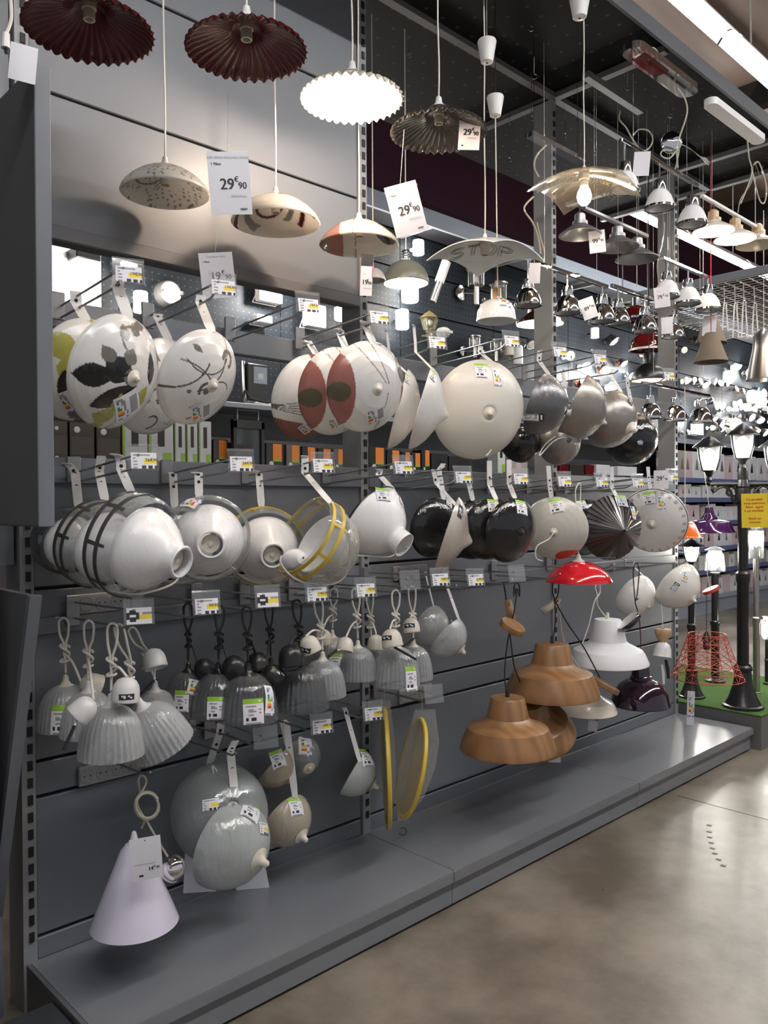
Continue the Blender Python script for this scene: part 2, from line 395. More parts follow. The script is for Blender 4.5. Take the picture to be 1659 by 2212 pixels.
def put_text(mb, s, M, x, y, size, z=.0008, mat=None, bold=0, sx=1, bend=None):
    v, f = text_geo(s)
    for dx in ([0] if not bold else [-bold, 0, bold]):
        P = [Vector((x+p[0]*size*sx+dx, y+p[1]*size, z+(dx*.01))) for p in v]
        if bend: P = [bend(q) for q in P]
        mb.add([M @ q for q in P], f, mat)
def wire_loop(c, rx, rz, n=20, a0=0, a1=2*pi, tilt=0, d=None):
    d = d or rt
    return [Vector(c)+d*(rx*cos(a0+(a1-a0)*i/n))+Vector((0, 0, 1))*(rz*sin(a0+(a1-a0)*i/n))+fw*(tilt*i/n) for i in range(n+1)]

# ------------------------------------------------------------------ the setting
fl = MB().box((-6, -8, -.1), (20, 6, 0)); struct('floor', fl, CONC)
jt = MB()
jx = atZ(1457, 1717, 0).x
jt.box((jx-.003, -8, 0), (jx+.003, -.5, .0012)); struct('trim_1', jt, BLKP)
ce = MB().box((-6, -8, 5.6), (20, 6, 5.7))
struct('ceiling', ce, PLANK)
cb = MB()
for x in (1.0, 4.2, 7.4, 10.6): cb.box((x-.06, -8, 5.35), (x+.06, 6, 5.6))
struct('trim_2', cb, pbr('dark_roof_beam', (.05, .045, .045), .6))
cb = MB()
for y in (-3.2, .9): cb.box((-6, y-.07, 5.2), (20, y+.07, 5.35))
struct('trim_3', cb, pbr('pale_roof_rail', (.40, .36, .33), .6))
struct('wall_back', MB().box((-6, 3.0, 0), (20, 3.1, 5.6)), PURPLE)
struct('wall_right', MB().box((18, -8, 0), (18.1, 3, 5.6)), PURPLE)

# fluorescent light rows (fixtures hanging from the roof; the near aisle row is added)
def light_row(Y, z, xs, L, label, group, w_=.042, tm=TUBEM):
    for x in xs:
        t = Thing('fluorescent_light', label, 'ceiling light', (x+L/2, Y, z), group)
        h = MB(); h.add([(x, Y-w_*1.7, z+.015), (x, Y-w_*.55, z+.075), (x, Y+w_*.55, z+.075), (x, Y+w_*1.7, z+.015), (x, Y+w_*1.6, z+.01), (x, Y+w_*.5, z+.066), (x, Y-w_*.5, z+.066), (x, Y-w_*1.6, z+.01)] +
                        [(x+L, Y-w_*1.7, z+.015), (x+L, Y-w_*.55, z+.075), (x+L, Y+w_*.55, z+.075), (x+L, Y+w_*1.7, z+.015), (x+L, Y+w_*1.6, z+.01), (x+L, Y+w_*.5, z+.066), (x+L, Y-w_*.5, z+.066), (x+L, Y-w_*1.6, z+.01)],
                        [(i, (i+1) % 8, 8+(i+1) % 8, 8+i) for i in range(8)] + [tuple(range(8)), tuple(range(15, 7, -1))])
        t.part('reflector', h, WHT, smooth=False)
        tb = MB()
        tb.tube([(x+.02, Y, z+.02), (x+L-.02, Y, z+.02)], .019, 10)
        t.part('tube', tb, tm)
        for q in (x+L*.2, x+L*.8): t.part('hanger', MB().tube([(q, Y, z+.07), (q, Y, 5.6)], .006, 6), WHT)
light_row(-.34, 4.2, [-.6, .93, 2.46, 3.99, 5.52, 7.05, 8.58], 1.5, 'long white fluorescent ceiling light running above the display canopy edge', 'fluorescent lights above the canopy edge')
light_row(-2.6, 4.2, [-2.1, -.57, .96, 2.49, 4.02, 5.55, 7.08], 1.5, 'added unseen fluorescent ceiling light over the aisle in front of the display', 'added fluorescent lights over the near aisle', .03, TUBEN)  # unseen row added to light the display front, with narrow reflectors
light_row(1.5, 4.2, [5.66, 7.19, 8.72, 10.25], 1.5, 'long white fluorescent light in the row beyond the display, before the purple wall', 'fluorescent lights before the purple wall')

# ------------------------------------------------------------------ the gondola: one unit of three bays
BAY = 1.33
g = Thing('shelving_gondola', 'long grey metal shelving gondola with slotted uprights and flat base deck', 'shelving', (0, 0, 0))
for k in range(4):
    x = k*BAY; m = MB(); top = 3.54
    m.box((x-.02, .004, .0), (x+.02, .115, top), UPR)
    z = .2
    while z < top-.05:
        m.box((x-.004, -.0005, z), (x+.010, .01, z+.028), BLK); z += .05
    g.part('upright', m, smooth=False)
seams = [.133, .2047, .615, .72, 1.115, 1.227, 1.62]
for k in range(3):
    x0, x1 = k*BAY+.022, (k+1)*BAY-.022
    for a, b in zip(seams[:-1], seams[1:]):
        m = MB().rbox((x0, .012, a+.004), (x1, .04, b-.006), .003); g.part('back_panel', m, PANEL, smooth=False)
    m = MB().box((x0, .045, .14), (x1, .05, 1.61)); g.part('backing_sheet', m, BLK, smooth=False)
    m = MB().rbox((k*BAY+.02, -.002, 1.535), (x1, .013, 1.585), .003); g.part('hook_rail', m, PANEL, smooth=False)
    m = MB().rbox((k*BAY+.02, .02, 2.0), (x1, .06, 2.085), .004); g.part('hook_rail', m, PANEL, smooth=False)
    m = MB().rbox((k*BAY+.02, -.002, 1.09), (x1, .012, 1.14), .003); g.part('hook_rail', m, PANEL, smooth=False)
    # base
    m = MB(); xa, xb = k*BAY+.0015, (k+1)*BAY-.0015
    m.box((xa, -.455, .128), (xb, .01, .1377)); m.box((xa, -.4695, .1), (xb, -.455, .1377)); m.box((xa, -.4705, .1), (xb, -.4695, .134))
    g.part('base_deck', m, DECK, smooth=False)
    m = MB().box((xa, -.452, .012), (xb, -.440, .1)); g.part('plinth', m, DECK, smooth=False)
    if k: m = MB().rbox((k*BAY-.012, -.474, .098), (k*BAY+.004, -.466, .14), .002); g.part('joint_clip', m, PANEL, smooth=False)
m = MB().box((-.012, -.46, 0), (0, .01, .1377)); g.part('end_cap', m, DARKP, smooth=False)
m = MB().box((3*BAY-.001, -.44, 0), (3*BAY+.001, .01, .128)); g.part('end_cap', m, DARKP, smooth=False)
# solid upper panels of the first bay
for a, b in ((2.30, 2.686), (2.694, 3.093), (3.101, 3.5)):
    m = MB().rbox((.022, .012, a), (BAY-.022, .04, b), .003); g.part('upper_panel', m, PANEL, smooth=False)
m = MB().box((.022, .036, 2.26), (BAY-.022, .045, 3.5)); g.part('backing_sheet', m, BLK, smooth=False)
m = MB().rbox((.022, -.005, 2.255), (BAY-.022, .06, 2.30), .004); g.part('crossbeam', m, BEAM, smooth=False)
def socket_strip(px, py, w_, n=4):
    p = at(px, py, .010); t = MB().rbox((p.x-w_/2, -.004, p.z-.03), (p.x+w_/2, .012, p.z+.03), .003)
    o = g.part('socket_strip', t, pbr('grey_socket_plate', (.28, .27, .26), .4))
    for i in range(n):
        cx = p.x-w_/2+w_*(i+.5)/n; F = frame((cx, -.0045, p.z), (0, -1, 0), (1, 0, 0)); q = MB()
        q.lathe([(.023, 0), (.0215, .0015), (.0205, .0015), (.0195, .0008), (1e-4, .0008)], F, 24, UPR)
        for s_ in (-1, 1): q.lathe([(.0028, .0009), (1e-4, .0012)], F @ Matrix.Translation((s_*.0095, 0, 0)), 8, BLK)
        g.part('socket', q, under=o)
socket_strip(233, 1299, .20); socket_strip(235, 1662, .20); socket_strip(884, 1236, .2); socket_strip(895, 1497, .2)

# canopy over the display
cp = Thing('display_canopy', 'dark perforated metal canopy with grey beams above the display', 'canopy', (2.1, 0, 3.54))
m = MB().box((-.8, -.63, 3.56), (4.46, .8, 3.575)); cp.part('perforated_sheet', m, CANO, smooth=False)
m = MB().box((-.8, -.645, 3.53), (4.46, -.63, 3.60)); cp.part('front_edge', m, pbr('canopy_edge', (.05, .052, .06), .5), smooth=False)
m = MB().box((-.8, -.02, 3.535), (4.44, .02, 3.56)); cp.part('beam', m, BEAM, smooth=False)
for x in (0, BAY, 2*BAY, 3*BAY, 4.44):
    m = MB().box((x-.02, -.61, 3.532), (x+.02, -.022, 3.56)); m.box((x-.02, .022, 3.532), (x+.02, .8, 3.56)); cp.part('cross_beam', m, BEAM, smooth=False)

# end boards on the left
t = Thing('end_board', 'tall dark grey board standing out from the wall at the left of the display', 'panel', (-.1, -.25, 1.42))
m = MB().rbox((-.128, -.425, 1.418), (-.1, -.02, 2.53), .004); t.part('board', m, DARKP)
m = MB().rbox((-.131, -.43, 1.418), (-.092, -.425, 2.53), .002); t.part('edge_strip', m, PANEL)
t = Thing('slanted_end_panel', 'dark slanted panel below the tall board at the far left', 'panel', (-.12, -.5, .3))
P = [atX(80, 1285, -.1), atX(-4, 1975, -.1)]
a, b = P; Mx = Matrix(((0, 0, 1, -.12), (1, 0, 0, 0), (0, 1, 0, 0), (0, 0, 0, 1)))
m = MB().prism([(a.y, a.z), (.0, a.z), (.0, .05), (b.y, .05), (b.y, b.z)], .02, Mx); t.part('side_panel', m, DARKP, smooth=False)
m = MB().prism([(a.y-.022, a.z), (a.y, a.z), (b.y, b.z), (b.y, .05), (b.y-.022, .05), (b.y-.022, b.z)], .03, Mx @ Matrix.Translation((0, 0, -.005))); t.part('edge_strip', m, PANEL, smooth=False)
t = Thing('dark_filler_block', 'dark filler block for the dark area at the lower left beside the base deck', 'filler block', (-.35, 0, 0))  # block put in for a dark area; its darkness is in the colour
m = MB().rbox((-.9, -.2, 0), (-.16, .1, 1.3), .01); t.part('body', m, pbr('dark_filler', (.03, .036, .042), .4))
m = MB().rbox((-.92, -.46, 0), (-.016, -.2, .13), .01); t.part('foot', m, pbr('dark_filler_foot', (.035, .038, .042), .4))
t = Thing('neighbouring_upright', 'dark slotted post behind the tall board at top left', 'post', (-.1, .05, 0))
m = MB().box((-.16, .02, 1.3), (-.03, .1, 3.54)); t.part('post', m, PANEL, smooth=False)

# ------------------------------------------------------------------ printed cards, price labels, stickers
PAL = {'W': CARD, 'G': GRN, 'g': DGRN, 't': GREY_INK, 'k': INK, 'y': LYEL, 'o': LOR, 'r': LRED, 'b': BLU, 'p': PINKL, 'D': INK}
STK = {'care': ["GGGGGGGG", "GGGGGGWG", "GGGGGGGG", "WWWWWWWW", "WttttWWW", "WWWWWWWW", "WWttWWtW", "WWtttWWW", "WWWWWWtW", "WWttWWWW", "WWWWWWWW", "WkWkkWWW", "WkWkkWWW", "WWWWWWWW", "WttttttW"],
       'energy': ["WWWWW", "WttWW", "WbWWW", "WWWWW", "WgWWW", "WgWtW", "WGGtW", "WyyWt", "WooWt", "WrrWt", "WWWtW", "WWWWW", "tttWb"],
       'wide': ["WWWWWWWWWWWW", "WtttWWWWWWWW", "WbWttWWttttW", "WWWttWWttttW", "WgWWtWWttttW", "WggWtWWttttW", "WyyWtWWttttW", "WoooWtWttttW", "WrrrWtWttttW", "WWWWWWWttttW", "WttWWbWWWWWW"],
       'price': ["WWWWWWWWWWWW", "WttttttttWWW", "WWWWWWWWWWWW", "WtWWWWWWWWWW", "WWWWWWyyyyyy", "WttWWWyyyyyy", "WWWWWWyyyyyy", "WttWWWWWWWWW", "WWWWWkkWkkWk", "WttWWkkWkkWk"],
       'promo': ["WWWWWWWW", "WkkWWWWW", "kkkkWttt", "kWWkyyyy", "kkkkyyyy", "WkkWWWWW", "WWWWWWWW"],
       'dark': ["tttttttttDDD", "WgyWWWWbWDWD", "WWWWtWWtWDWD", "WtttWWttWDWD", "WWWWWWWWWDWD", "ttttttttWDDD"],
       'mini': ["kkkkkkk", "kWWkWkk", "kkWkkWk", "kkkkkkk"]}
def label_grid(mb, kind, fn, skip=''):
    """fn(u, v) -> point for u, v in 0..1 (v = 1 at the top)"""
    rows = STK[kind]; R_, K = len(rows), len(rows[0])
    for i, r in enumerate(rows):
        for j, ch in enumerate(r):
            if ch in skip: continue
            mb.add([fn(j/K, 1-(i+1)/R_), fn((j+1)/K, 1-(i+1)/R_), fn((j+1)/K, 1-i/R_), fn(j/K, 1-i/R_)], [(0, 1, 2, 3)], PAL[ch])
def flat_label(mb, kind, M, w_, h, z=.0007):
    label_grid(mb, kind, lambda u, v: M @ Vector(((u-.5)*w_, (v-.5)*h, z)))
    mb.box((-w_/2, -h/2, 0), (w_/2, h/2, z*.9), CARD, M)
def sticker(th, tree, kind, px, py, wd, ht, rot=0, lift=.0022, under=None, dist=None):
    """a paper label stuck on a curved shade, following its surface"""
    d = ray(px, py).normalized(); hit = tree.ray_cast(C0, d)
    if hit[0] is None: return
    p, n = hit[0], hit[1]
    if n.dot(d) > 0: n = -n
    X = rt - n*rt.dot(n); X.normalize(); Yv = n.cross(X); a = radians(rot); X, Yv = X*cos(a)+Yv*sin(a), -X*sin(a)+Yv*cos(a)
    mb = MB()
    def fn(u, v):
        q = p + X*((u-.5)*wd) + Yv*((v-.5)*ht); h2 = tree.ray_cast(q+n*.05, -n, .12)
        return (h2[0] if h2[0] is not None else q) + n*lift
    label_grid(mb, kind, fn)
    th.part({'care': 'care_label', 'energy': 'energy_label', 'wide': 'energy_label', 'price': 'price_sticker', 'dark': 'brand_sticker', 'mini': 'care_label'}[kind], mb, angle=80, under=under)
def price_card(label, px, py, wpx, hpx, Y, roll, lines, yaw=0, thread=None, black_top=False, name='price_card', group=None):
    """hanging shop card; lines = (text, x, y, size, bold, ink) in card fractions"""
    p = at(px, py, Y); k = m_per_px(p); W_, H_ = wpx*k, hpx*k
    F = facing(p, roll, yaw); t = Thing(name, label, 'price card', p, group)
    n = 6; m = MB()
    bend = lambda q: Vector((q.x, q.y, q.z + .03*W_*cos(q.y/H_*2.6)))
    vs = []; F_ = []
    for i in range(n+1):
        y = -H_/2+H_*i/n
        for x in (-W_/2, W_/2):
            for z in (0, .0007): vs.append(F @ bend(Vector((x, y, z))))
    for i in range(n):
        b = i*4; F_ += [(b, b+2, b+6, b+4), (b+1, b+5, b+7, b+3), (b, b+4, b+5, b+1), (b+2, b+3, b+7, b+6)]
    F_ += [(0, 1, 3, 2), (n*4, n*4+2, n*4+3, n*4+1)]
    m.add(vs, F_, CARD); t.part('card', m, angle=60)
    if lines:
        m = MB()
        for s, x, y, sz, b, ink in lines: put_text(m, s, F, x*W_, y*H_, sz*H_, .0014, ink, b*H_, .9, bend)
        t.part('print', m, smooth=False)
    if black_top:
        m = MB().box((-W_/2, H_*.22, .0012), (W_/2, H_/2, .0028), INK, F); m.box((W_*.44, -H_*.06, .0012), (W_/2, H_*.22, .0026), pbr('magenta_edge', (.6, .02, .2), .5), F); t.part('header_band', m, smooth=False)
    if thread:
        m = MB().tube([F @ Vector((0, H_*.46, .001)), at(*thread, Y)], .0009, 5); t.part('thread', m, THREAD)
    return t
def big_price(e, c, head, unit='1 Pièce', sub=None, eur='€'):
    return [(head, 0, .40, .052, 0, GREY_INK), (unit, -.30, .30, .062, .002, INK), (e+'', -.06, -.03, .25, .006, INK), (eur, .17, .05, .12, .003, INK), (c, .31, -.05, .15, .003, INK),
            (sub or (e+eur+c+'/Pièce'), .2, -.22, .055, 0, GREY_INK), ('▪▪▪'.replace('▪', 'I I'), .3, -.42, .05, .004, INK), ('- - -', -.36, -.42, .05, 0, GREY_INK)]

# ------------------------------------------------------------------ display hooks
HOOKS = {}
def hook(name, label, tip, kind='price', txt=None, L=.41, gap=.04, up_=.028, bare=False, drop=0):
    """double prong hook: upper rod carries the label holder, lower rod the goods"""
    p = at(*tip, -L); X, z = p.x, p.z
    t = Thing('display_hook', label, 'hook', (X, 0, z-.04)); HOOKS[name] = (X, z-gap)
    m = MB().rbox((X-.03, -.012, z-gap-.03), (X+.012, -.002, z+.012), .002); t.part('bracket', m, RAIL)
    m = MB().tube([(X, -.008, z-up_), (X, -L+.03, z-.002), (X, -L, z)], .0032, 6); t.part('upper_rod', m, RAIL)
    m = MB().tube([(X, -.008, z-gap-up_*.8), (X, -L+.06, z-gap-.003), (X, -L+.04, z-gap+.002), (X, -L+.012, z-gap+.02)], .0036, 6); t.part('lower_rod', m, RAIL)
    if kind:
        n = Vector((-.35, -1, .25)).normalized(); F = frame((X+.012, -L-.004, z-.018), n, (1, -.35, 0))
        m = MB().box((-.04, -.022, -.0015), (.04, .045, 0), None, F); m.tube([F @ Vector((-.04, .045, -.001)), F @ Vector((.04, .045, -.001))], .004, 6)
        o = t.part('label_holder', m, CLEAR, smooth=False)
        if kind in ('price', 'promo'):
            m = MB(); flat_label(m, kind, F @ Matrix.Translation((0, .002, .0005)), .066, .044)
            if txt: put_text(m, txt, F, .02, .004, .013, .002, INK)
            t.part('price_label', m, under=o, smooth=False)
    return t
def auto_peg(label, X, z, L, name):
    t = Thing('single_peg', 'thin steel peg holding the ' + ' '.join(label.split()[:15-5]), 'hook', (X, 0, z)); HOOKS[name] = (X, z)
    t.part('rod', MB().tube([(X, .01, z-.01), (X, -L+.02, z), (X, -L, z+.012)], .0034, 6), RAIL); t.part('bracket', MB().rbox((X-.012, -.004, z-.03), (X+.012, .010, z+.01), .002), RAIL)
def peg(label, tip, L=.28, z0=None, name='peg'):
    p = at(*tip, -L); t = Thing('single_peg', label, 'hook', (p.x, 0, p.z)); HOOKS[name] = (p.x, p.z)
    m = MB().tube([(p.x, .01, p.z-.015), (p.x, -L+.02, p.z), (p.x, -L, p.z+.012)], .0034, 6); t.part('rod', m, RAIL)
    m = MB().rbox((p.x-.012, -.004, p.z-.03), (p.x+.012, .010, p.z+.01), .002); t.part('bracket', m, RAIL)
R1 = [('a1', (267, 578), '19€90', 'over the floral lampshades'), ('a2', (473, 608), '19€90', 'over the swirl-patterned lampshades'), ('a3', (658, 648), '19€90', 'empty, left of the pink-banded lampshades'),
      ('a4', (812, 675), '19€90', 'over the pink-banded lampshades'), ('a5', (938, 730), '17€90', 'over the two edge-on white bowls'), ('a6', (1100, 728), '19€90', 'over the big plain white bowl'),
      ('a7', (1205, 752), '24€90', 'over the grey bowl with a white neck'), ('a8', (1292, 768), '24€90', 'over the silver wrapped bowl'), ('a9', (1442, 806), '24€90', 'rightmost of the top hook row')]
for n, tip, tx, wh in R1: hook(n, 'top-row steel display hook with price label, ' + wh, tip, 'price', tx)
R2 = [('b1', (300, 982), '26€90', 'holding the dark-latticed dome lamps'), ('b2', (512, 990), '26€90', 'holding the white smoky-edged dome'), ('b3', (690, 995), '26€90', 'holding the yellow-latticed lamps'), ('b4', (865, 1000), '39€90', 'holding the big white bell'),
      ('b5', (995, 1022), '12€90', 'over the black and pearl dishes'), ('b6', (1120, 1026), '12€90', 'over the front black dish'), ('b7', (1215, 1032), '12€90', 'over the white round dish'), ('b8', (1296, 1034), '12€90', 'left of the black pleated cone'), ('b9', (1374, 1036), '12€90', 'over the black pleated cone'), ('b10', (1450, 1024), '29€90', 'rightmost of the second hook row')]
for n, tip, tx, wh in R2: hook(n, 'second-row steel display hook with price label, ' + wh, tip, 'price', tx, .40, .036, .034)
R3 = [('c1', (290, 1318), 'promo', None, 'over the white-capped wrapped bells'), ('c2', (437, 1298), 'price', '9€90', 'over the left black-capped bells'), ('c3', (570, 1285), 'promo', None, 'over the right black-capped bells'), ('c4', (677, 1273), 'price', '14€90', 'left over the ribbed glass bells'),
      ('c5', (783, 1265), 'price', '7€90', 'right over the ribbed glass bells'), ('c6', (880, 1250), 'holder', None, 'with an empty clear holder'), ('c7', (945, 1243), 'price', '24€90', 'over the wrapped glass bowls'), ('c8', (1022, 1244), 'price', '24€90', 'second right of the empty holder'), ('c9', (1112, 1236), 'holder', None, 'with an empty holder, over the wood rosettes'), ('c10', (1215, 1225), None, None, 'bare, over the white cone pendant'), ('c11', (1330, 1205), None, None, 'bare, over the cream bowls')]
for n, tip, kd, tx, wh in R3: hook(n, 'third-row steel display hook ' + wh, tip, kd, tx, .38, .05, .01)
R4 = [('d1', (688, 1560), 'price', '19€90', 'over the amber bowls'), ('d2', (800, 1533), 'price', '19€90', 'over the small frosted bowl'), ('d3', (932, 1497), 'holder', None, 'over the yellow discs'), ('d4', (566, 1590), 'holder', None, 'over the frosted bowls')]
for n, tip, kd, tx, wh in R4: hook(n, 'bottom-row steel display hook ' + wh, tip, kd, tx, .3, .036, .0)
peg('thin single peg holding the lilac cone pendant', (325, 1677), .27, name='e1')

# ------------------------------------------------------------------ shades
PD = [(1, 0), (.985, .045), (.92, .13), (.78, .245), (.6, .35), (.4, .43), (.2, .475), (.14, .48)]
PB = [(1, 0), (.985, .12), (.93, .32), (.82, .53), (.66, .72), (.46, .87), (.26, .95), (.13, .97)]
PBELL = [(1, 0), (.985, .25), (.94, .58), (.86, .92), (.73, 1.2), (.54, 1.4), (.36, 1.5), (.22, 1.53)]
PCONE = [(1, 0), (.75, .19), (.5, .38), (.25, .57), (.03, .74)]
PSOUP = [(1, 0), (.98, .06), (.9, .26), (.76, .5), (.58, .72), (.47, .80), (.36, .87), (.33, .93), (.33, 1.2)]
PLITE = [(1, 0), (.98, .05), (.88, .18), (.68, .33), (.44, .44), (.24, .52), (.13, .61), (.04, .68)]
PDOME = [(1, 0), (.98, .2), (.92, .42), (.8, .64), (.62, .82), (.4, .94), (.2, .99), (.1, 1.0)]
PCAP = [(1.0, 0), (.95, .04), (.6, .2), (.35, .5), (.28, .9), (.0, 1.1)]
def thick(prof, t):
    return prof + [(max(r-t, .0005), z-(t*.4 if r > .3*prof[0][0] else t)) for r, z in prof[::-1]] + [prof[0]]
def resample(prof, n):
    P = [Vector((r, z)) for r, z in prof]; out = []
    L = [0]
    for a, b in zip(P, P[1:]): L.append(L[-1]+(b-a).length)
    for i in range(n+1):
        s = L[-1]*i/n; k = max(j for j in range(len(P)) if L[j] <= s+1e-9); k = min(k, len(P)-2)
        f = (s-L[k])/(L[k+1]-L[k]); q = P[k].lerp(P[k+1], f); out.append((q.x, q.y))
    return out
def axis_of(P, cap, h, sign=1):
    d = ray(*cap).normalized(); o = C0-P; b = o.dot(d); c = o.dot(o)-h*h; D = b*b-c
    if D < 0: s = -b
    else: s = -b - sign*sqrt(D)
    return (C0+d*s-P).normalized()
def strap(t, hk, top_px, bot, Yh, curl=0, wid=.026, mat=None, hole=True):
    """punched plastic hang tab: from above the rod down to the shade"""
    X, z = hk; a = at(*top_px, Yh); H = Vector((.75*X+.25*a.x, Yh, z)); a = Vector((H.x*.7+a.x*.3, Yh, a.z)); B = Vector(bot)
    pts = [a+Vector((curl*.6, -abs(curl)*.3, .0)), a+Vector((curl*.1, 0, -.004)), H.lerp(a, .4), H, H.lerp(B, .5), B]
    sm = []
    for i in range(len(pts)-1):
        for k in range(3): sm.append(pts[i].lerp(pts[i+1], k/3))
    sm.append(pts[-1])
    m = MB().ribbon(sm, wid, (1, -.25, 0), .0011, mat or WHT)
    if hole:
        for f in (0, .33, -.33):
            q = H.lerp(B if f > 0 else a, abs(f)); F = frame(q+Vector((0, 0, -.004)), (-.25, -1, 0), (1, 0, 0))
            m.lathe([(.0052, .0011), (1e-4, .0011)], F, 12, BLK)
    t.part('hang_strap', m, angle=60)
def rim_under(F, R, hk, top, Y):
    x = .75*hk[0]+.25*at(*top, Y).x; best = None
    for i in range(72):
        q = F @ Vector((R*.97*cos(i*pi/36), R*.97*sin(i*pi/36), .008)); d = 2*(q.x-x)**2+(q.y-Y)**2*.4+.15*(hk[1]-q.z)**2
        if best is None or d < best[0]: best = (d, q)
    return best[1]
def packed(label, kind, prof, Y, c, rpx, cap, mat, hk=None, top=None, sign=1, capmat=WHT, capr=.17, capz=.12, stk=(), paint=None, rim=None, wav=None, cordpx=None, group=None, name=None, seg=64, curl=0, R=None, cat='pendant lamp', strapw=.026, th=.004, hole=True, cordmat=None, maxtilt=None):
    if maxtilt is None: maxtilt = .70 if prof is PD else 1.0
    if hk == 'auto':
        hk = 'p%d' % len(HOOKS); q = at(*top, Y) if Y > -.5 else at(*c, Y); auto_peg(label, at(*c, Y).x, q.z-.03, abs(Y)+.06, hk)
    elif hk:
        X = HOOKS[hk][0]; y2 = .6*atX(*c, X).y+.4*atX(*top, X).y; Y = max(-.42, min(-.04, y2))
    P = at(*c, Y); R = R or rpx*m_per_px(P); pr = [(r*R, z*R) for r, z in prof]; hz = pr[-1][1]
    ax = axis_of(P, cap, hz, sign)
    v = (C0-P).normalized(); ct = ax.dot(v); flat = (ax-v*ct)
    if maxtilt < 1 and flat.length > maxtilt: ax = (flat.normalized()*maxtilt + v*sign*sqrt(1-maxtilt**2)).normalized()
    F = frame(P, ax)
    t = Thing(name or kind, label, cat, P+Vector((0, 0, -R)), group)
    m = MB()
    if paint:
        pp = resample(pr, 64); sg = 220; m.lathe(pp, F, sg)
        co = []
        for k in range(sg):
            a = 2*pi*k/sg
            for r, z in pp: co.append(paint(r/R*cos(a), r/R*sin(a)))
        nv = len(m.v); inner = [(max(r-th, .0005), z-th*.6) for r, z in pr[::-1]]
        m.lathe([pr[-1]]+inner+[pr[0]], F, 64); co += [(.80, .79, .77)]*(len(m.v)-nv); m.col = co
    else: m.lathe(thick(pr, th), F, seg, None, wav)
    t.part('shade', m, mat, angle=50)
    bm = MB().lathe(pr, F, 64); tree = BVHTree.FromPolygons(bm.v, bm.f)
    if capmat:
        q = MB().lathe([(r*R*capr, hz-R*.01+z*R*capz) for r, z in PCAP], F, 28); t.part('cap', q, capmat)
    if rim: t.part('rim', MB().lathe([(R*1.004, -.003), (R*1.012, 0), (R*1.004, .004), (R*.99, .002), (R*1.004, -.003)], F, 64), rim)
    for s in stk: sticker(t, tree, *s)
    if hk:
        Yh = Y; strap(t, HOOKS[hk], top, rim_under(F, R, HOOKS[hk], top, Yh), Yh, curl, strapw, hole=hole)
    if cordpx:
        pts = [P+ax*(hz+R*capz)] + [at(x, y, Y-.03) for x, y in cordpx]
        t.part('cord', MB().tube(smooth_path(pts), .0028, 6), cordmat or CORDW)
    t.tree, t.P, t.R, t.ax, t.F, t.hz = tree, P, R, ax, F, hz
    return t
def smooth_path(p, n=6):
    p = [Vector(q) for q in p]; out = []
    for i in range(len(p)-1):
        a, b, c, d = p[max(i-1, 0)], p[i], p[i+1], p[min(i+2, len(p)-1)]
        for k in range(n):
            t = k/n; out.append(.5*((2*b)+(c-a)*t+(2*a-5*b+4*c-d)*t*t+(3*b-a-3*c+d)*t**3))
    return out+[p[-1]]

# painted patterns: x to the right, y up, in shade radii
BASEC = (.88, .87, .85)
def mixc(a, b, f): f = max(0, min(1, f)); return tuple(a[i]*(1-f)+b[i]*f for i in range(3))
def leaf(x, y, cx, cy, ang, L, W_):
    a = radians(ang); u = (x-cx)*cos(a)+(y-cy)*sin(a); v = -(x-cx)*sin(a)+(y-cy)*cos(a)
    if u < 0 or u > L: return 0
    return 1 if abs(v) < W_*sin(pi*(u/L)**.8) else 0
def stroke(x, y, pts, w_):
    for (ax, ay), (bx, by) in zip(pts, pts[1:]):
        dx, dy = bx-ax, by-ay; t = max(0, min(1, ((x-ax)*dx+(y-ay)*dy)/(dx*dx+dy*dy+1e-9)))
        if (x-ax-t*dx)**2+(y-ay-t*dy)**2 < w_*w_: return 1
    return 0
def spiral(cx, cy, r0, a0, turn, n=14, grow=0):
    return [(cx+(r0+grow*i/n)*cos(radians(a0+turn*i/n)), cy+(r0+grow*i/n)*sin(radians(a0+turn*i/n))) for i in range(n+1)]
INKC, GRYC, LIMC = (.015, .015, .018), (.19, .175, .155), (.50, .47, .10)
def floral(x, y):
    c = BASEC
    for L in ((-.9, .35, -18, .62, .2), (-.12, .02, 118, .55, .24), (-.80, -.25, 8, .85, .17), (.38, -.30, 70, .6, .12)):
        if leaf(x, y, *L): c = INKC
    for L in ((-.28, .38, 100, .30, .13), (-.05, .26, 40, .30, .14), (-.2, .12, -30, .34, .14), (.1, .6, 60, .28, .1), (.32, .62, 20, .3, .1), (.5, .72, -30, .25, .08), (.85, -.2, 80, .3, .12)):
        if leaf(x, y, *L): c = GRYC
    for L in ((-.42, -.62, 150, .4, .16), (-.36, -.52, 80, .36, .16), (-.05, -.62, 45, .5, .16), (-.55, -.72, 190, .3, .12)):
        if leaf(x, y, *L): c = LIMC
    if stroke(x, y, [(-.7, .25), (-.4, .14), (-.05, .1), (.05, -.35)], .022): c = INKC
    if stroke(x, y, [(-.6, -.95), (-.35, -.75), (-.2, -.55)], .02): c = LIMC
    if stroke(x, y, spiral(.25, .55, .22, 200, -150), .02): c = GRYC
    return c
def floral_green(x, y):
    c = BASEC
    for L in ((-.5, .9, -60, .6, .25), (-.35, .5, 250, .55, .2)):
        if leaf(x, y, *L): c = LIMC
    if stroke(x, y, spiral(-.3, 1.0, .75, 280, 70), .05): c = LIMC
    for L in ((-.5, .3, -110, .6, .1), (-.5, -.1, -70, .7, .26), (-.6, .9, -100, .3, .12)):
        if leaf(x, y, *L): c = INKC
    for L in ((-.3, -.7, 40, .3, .14), (-.3, -.7, 160, .3, .14), (-.3, -.7, 280, .3, .14)):
        if leaf(x, y, *L): c = GRYC
    return c
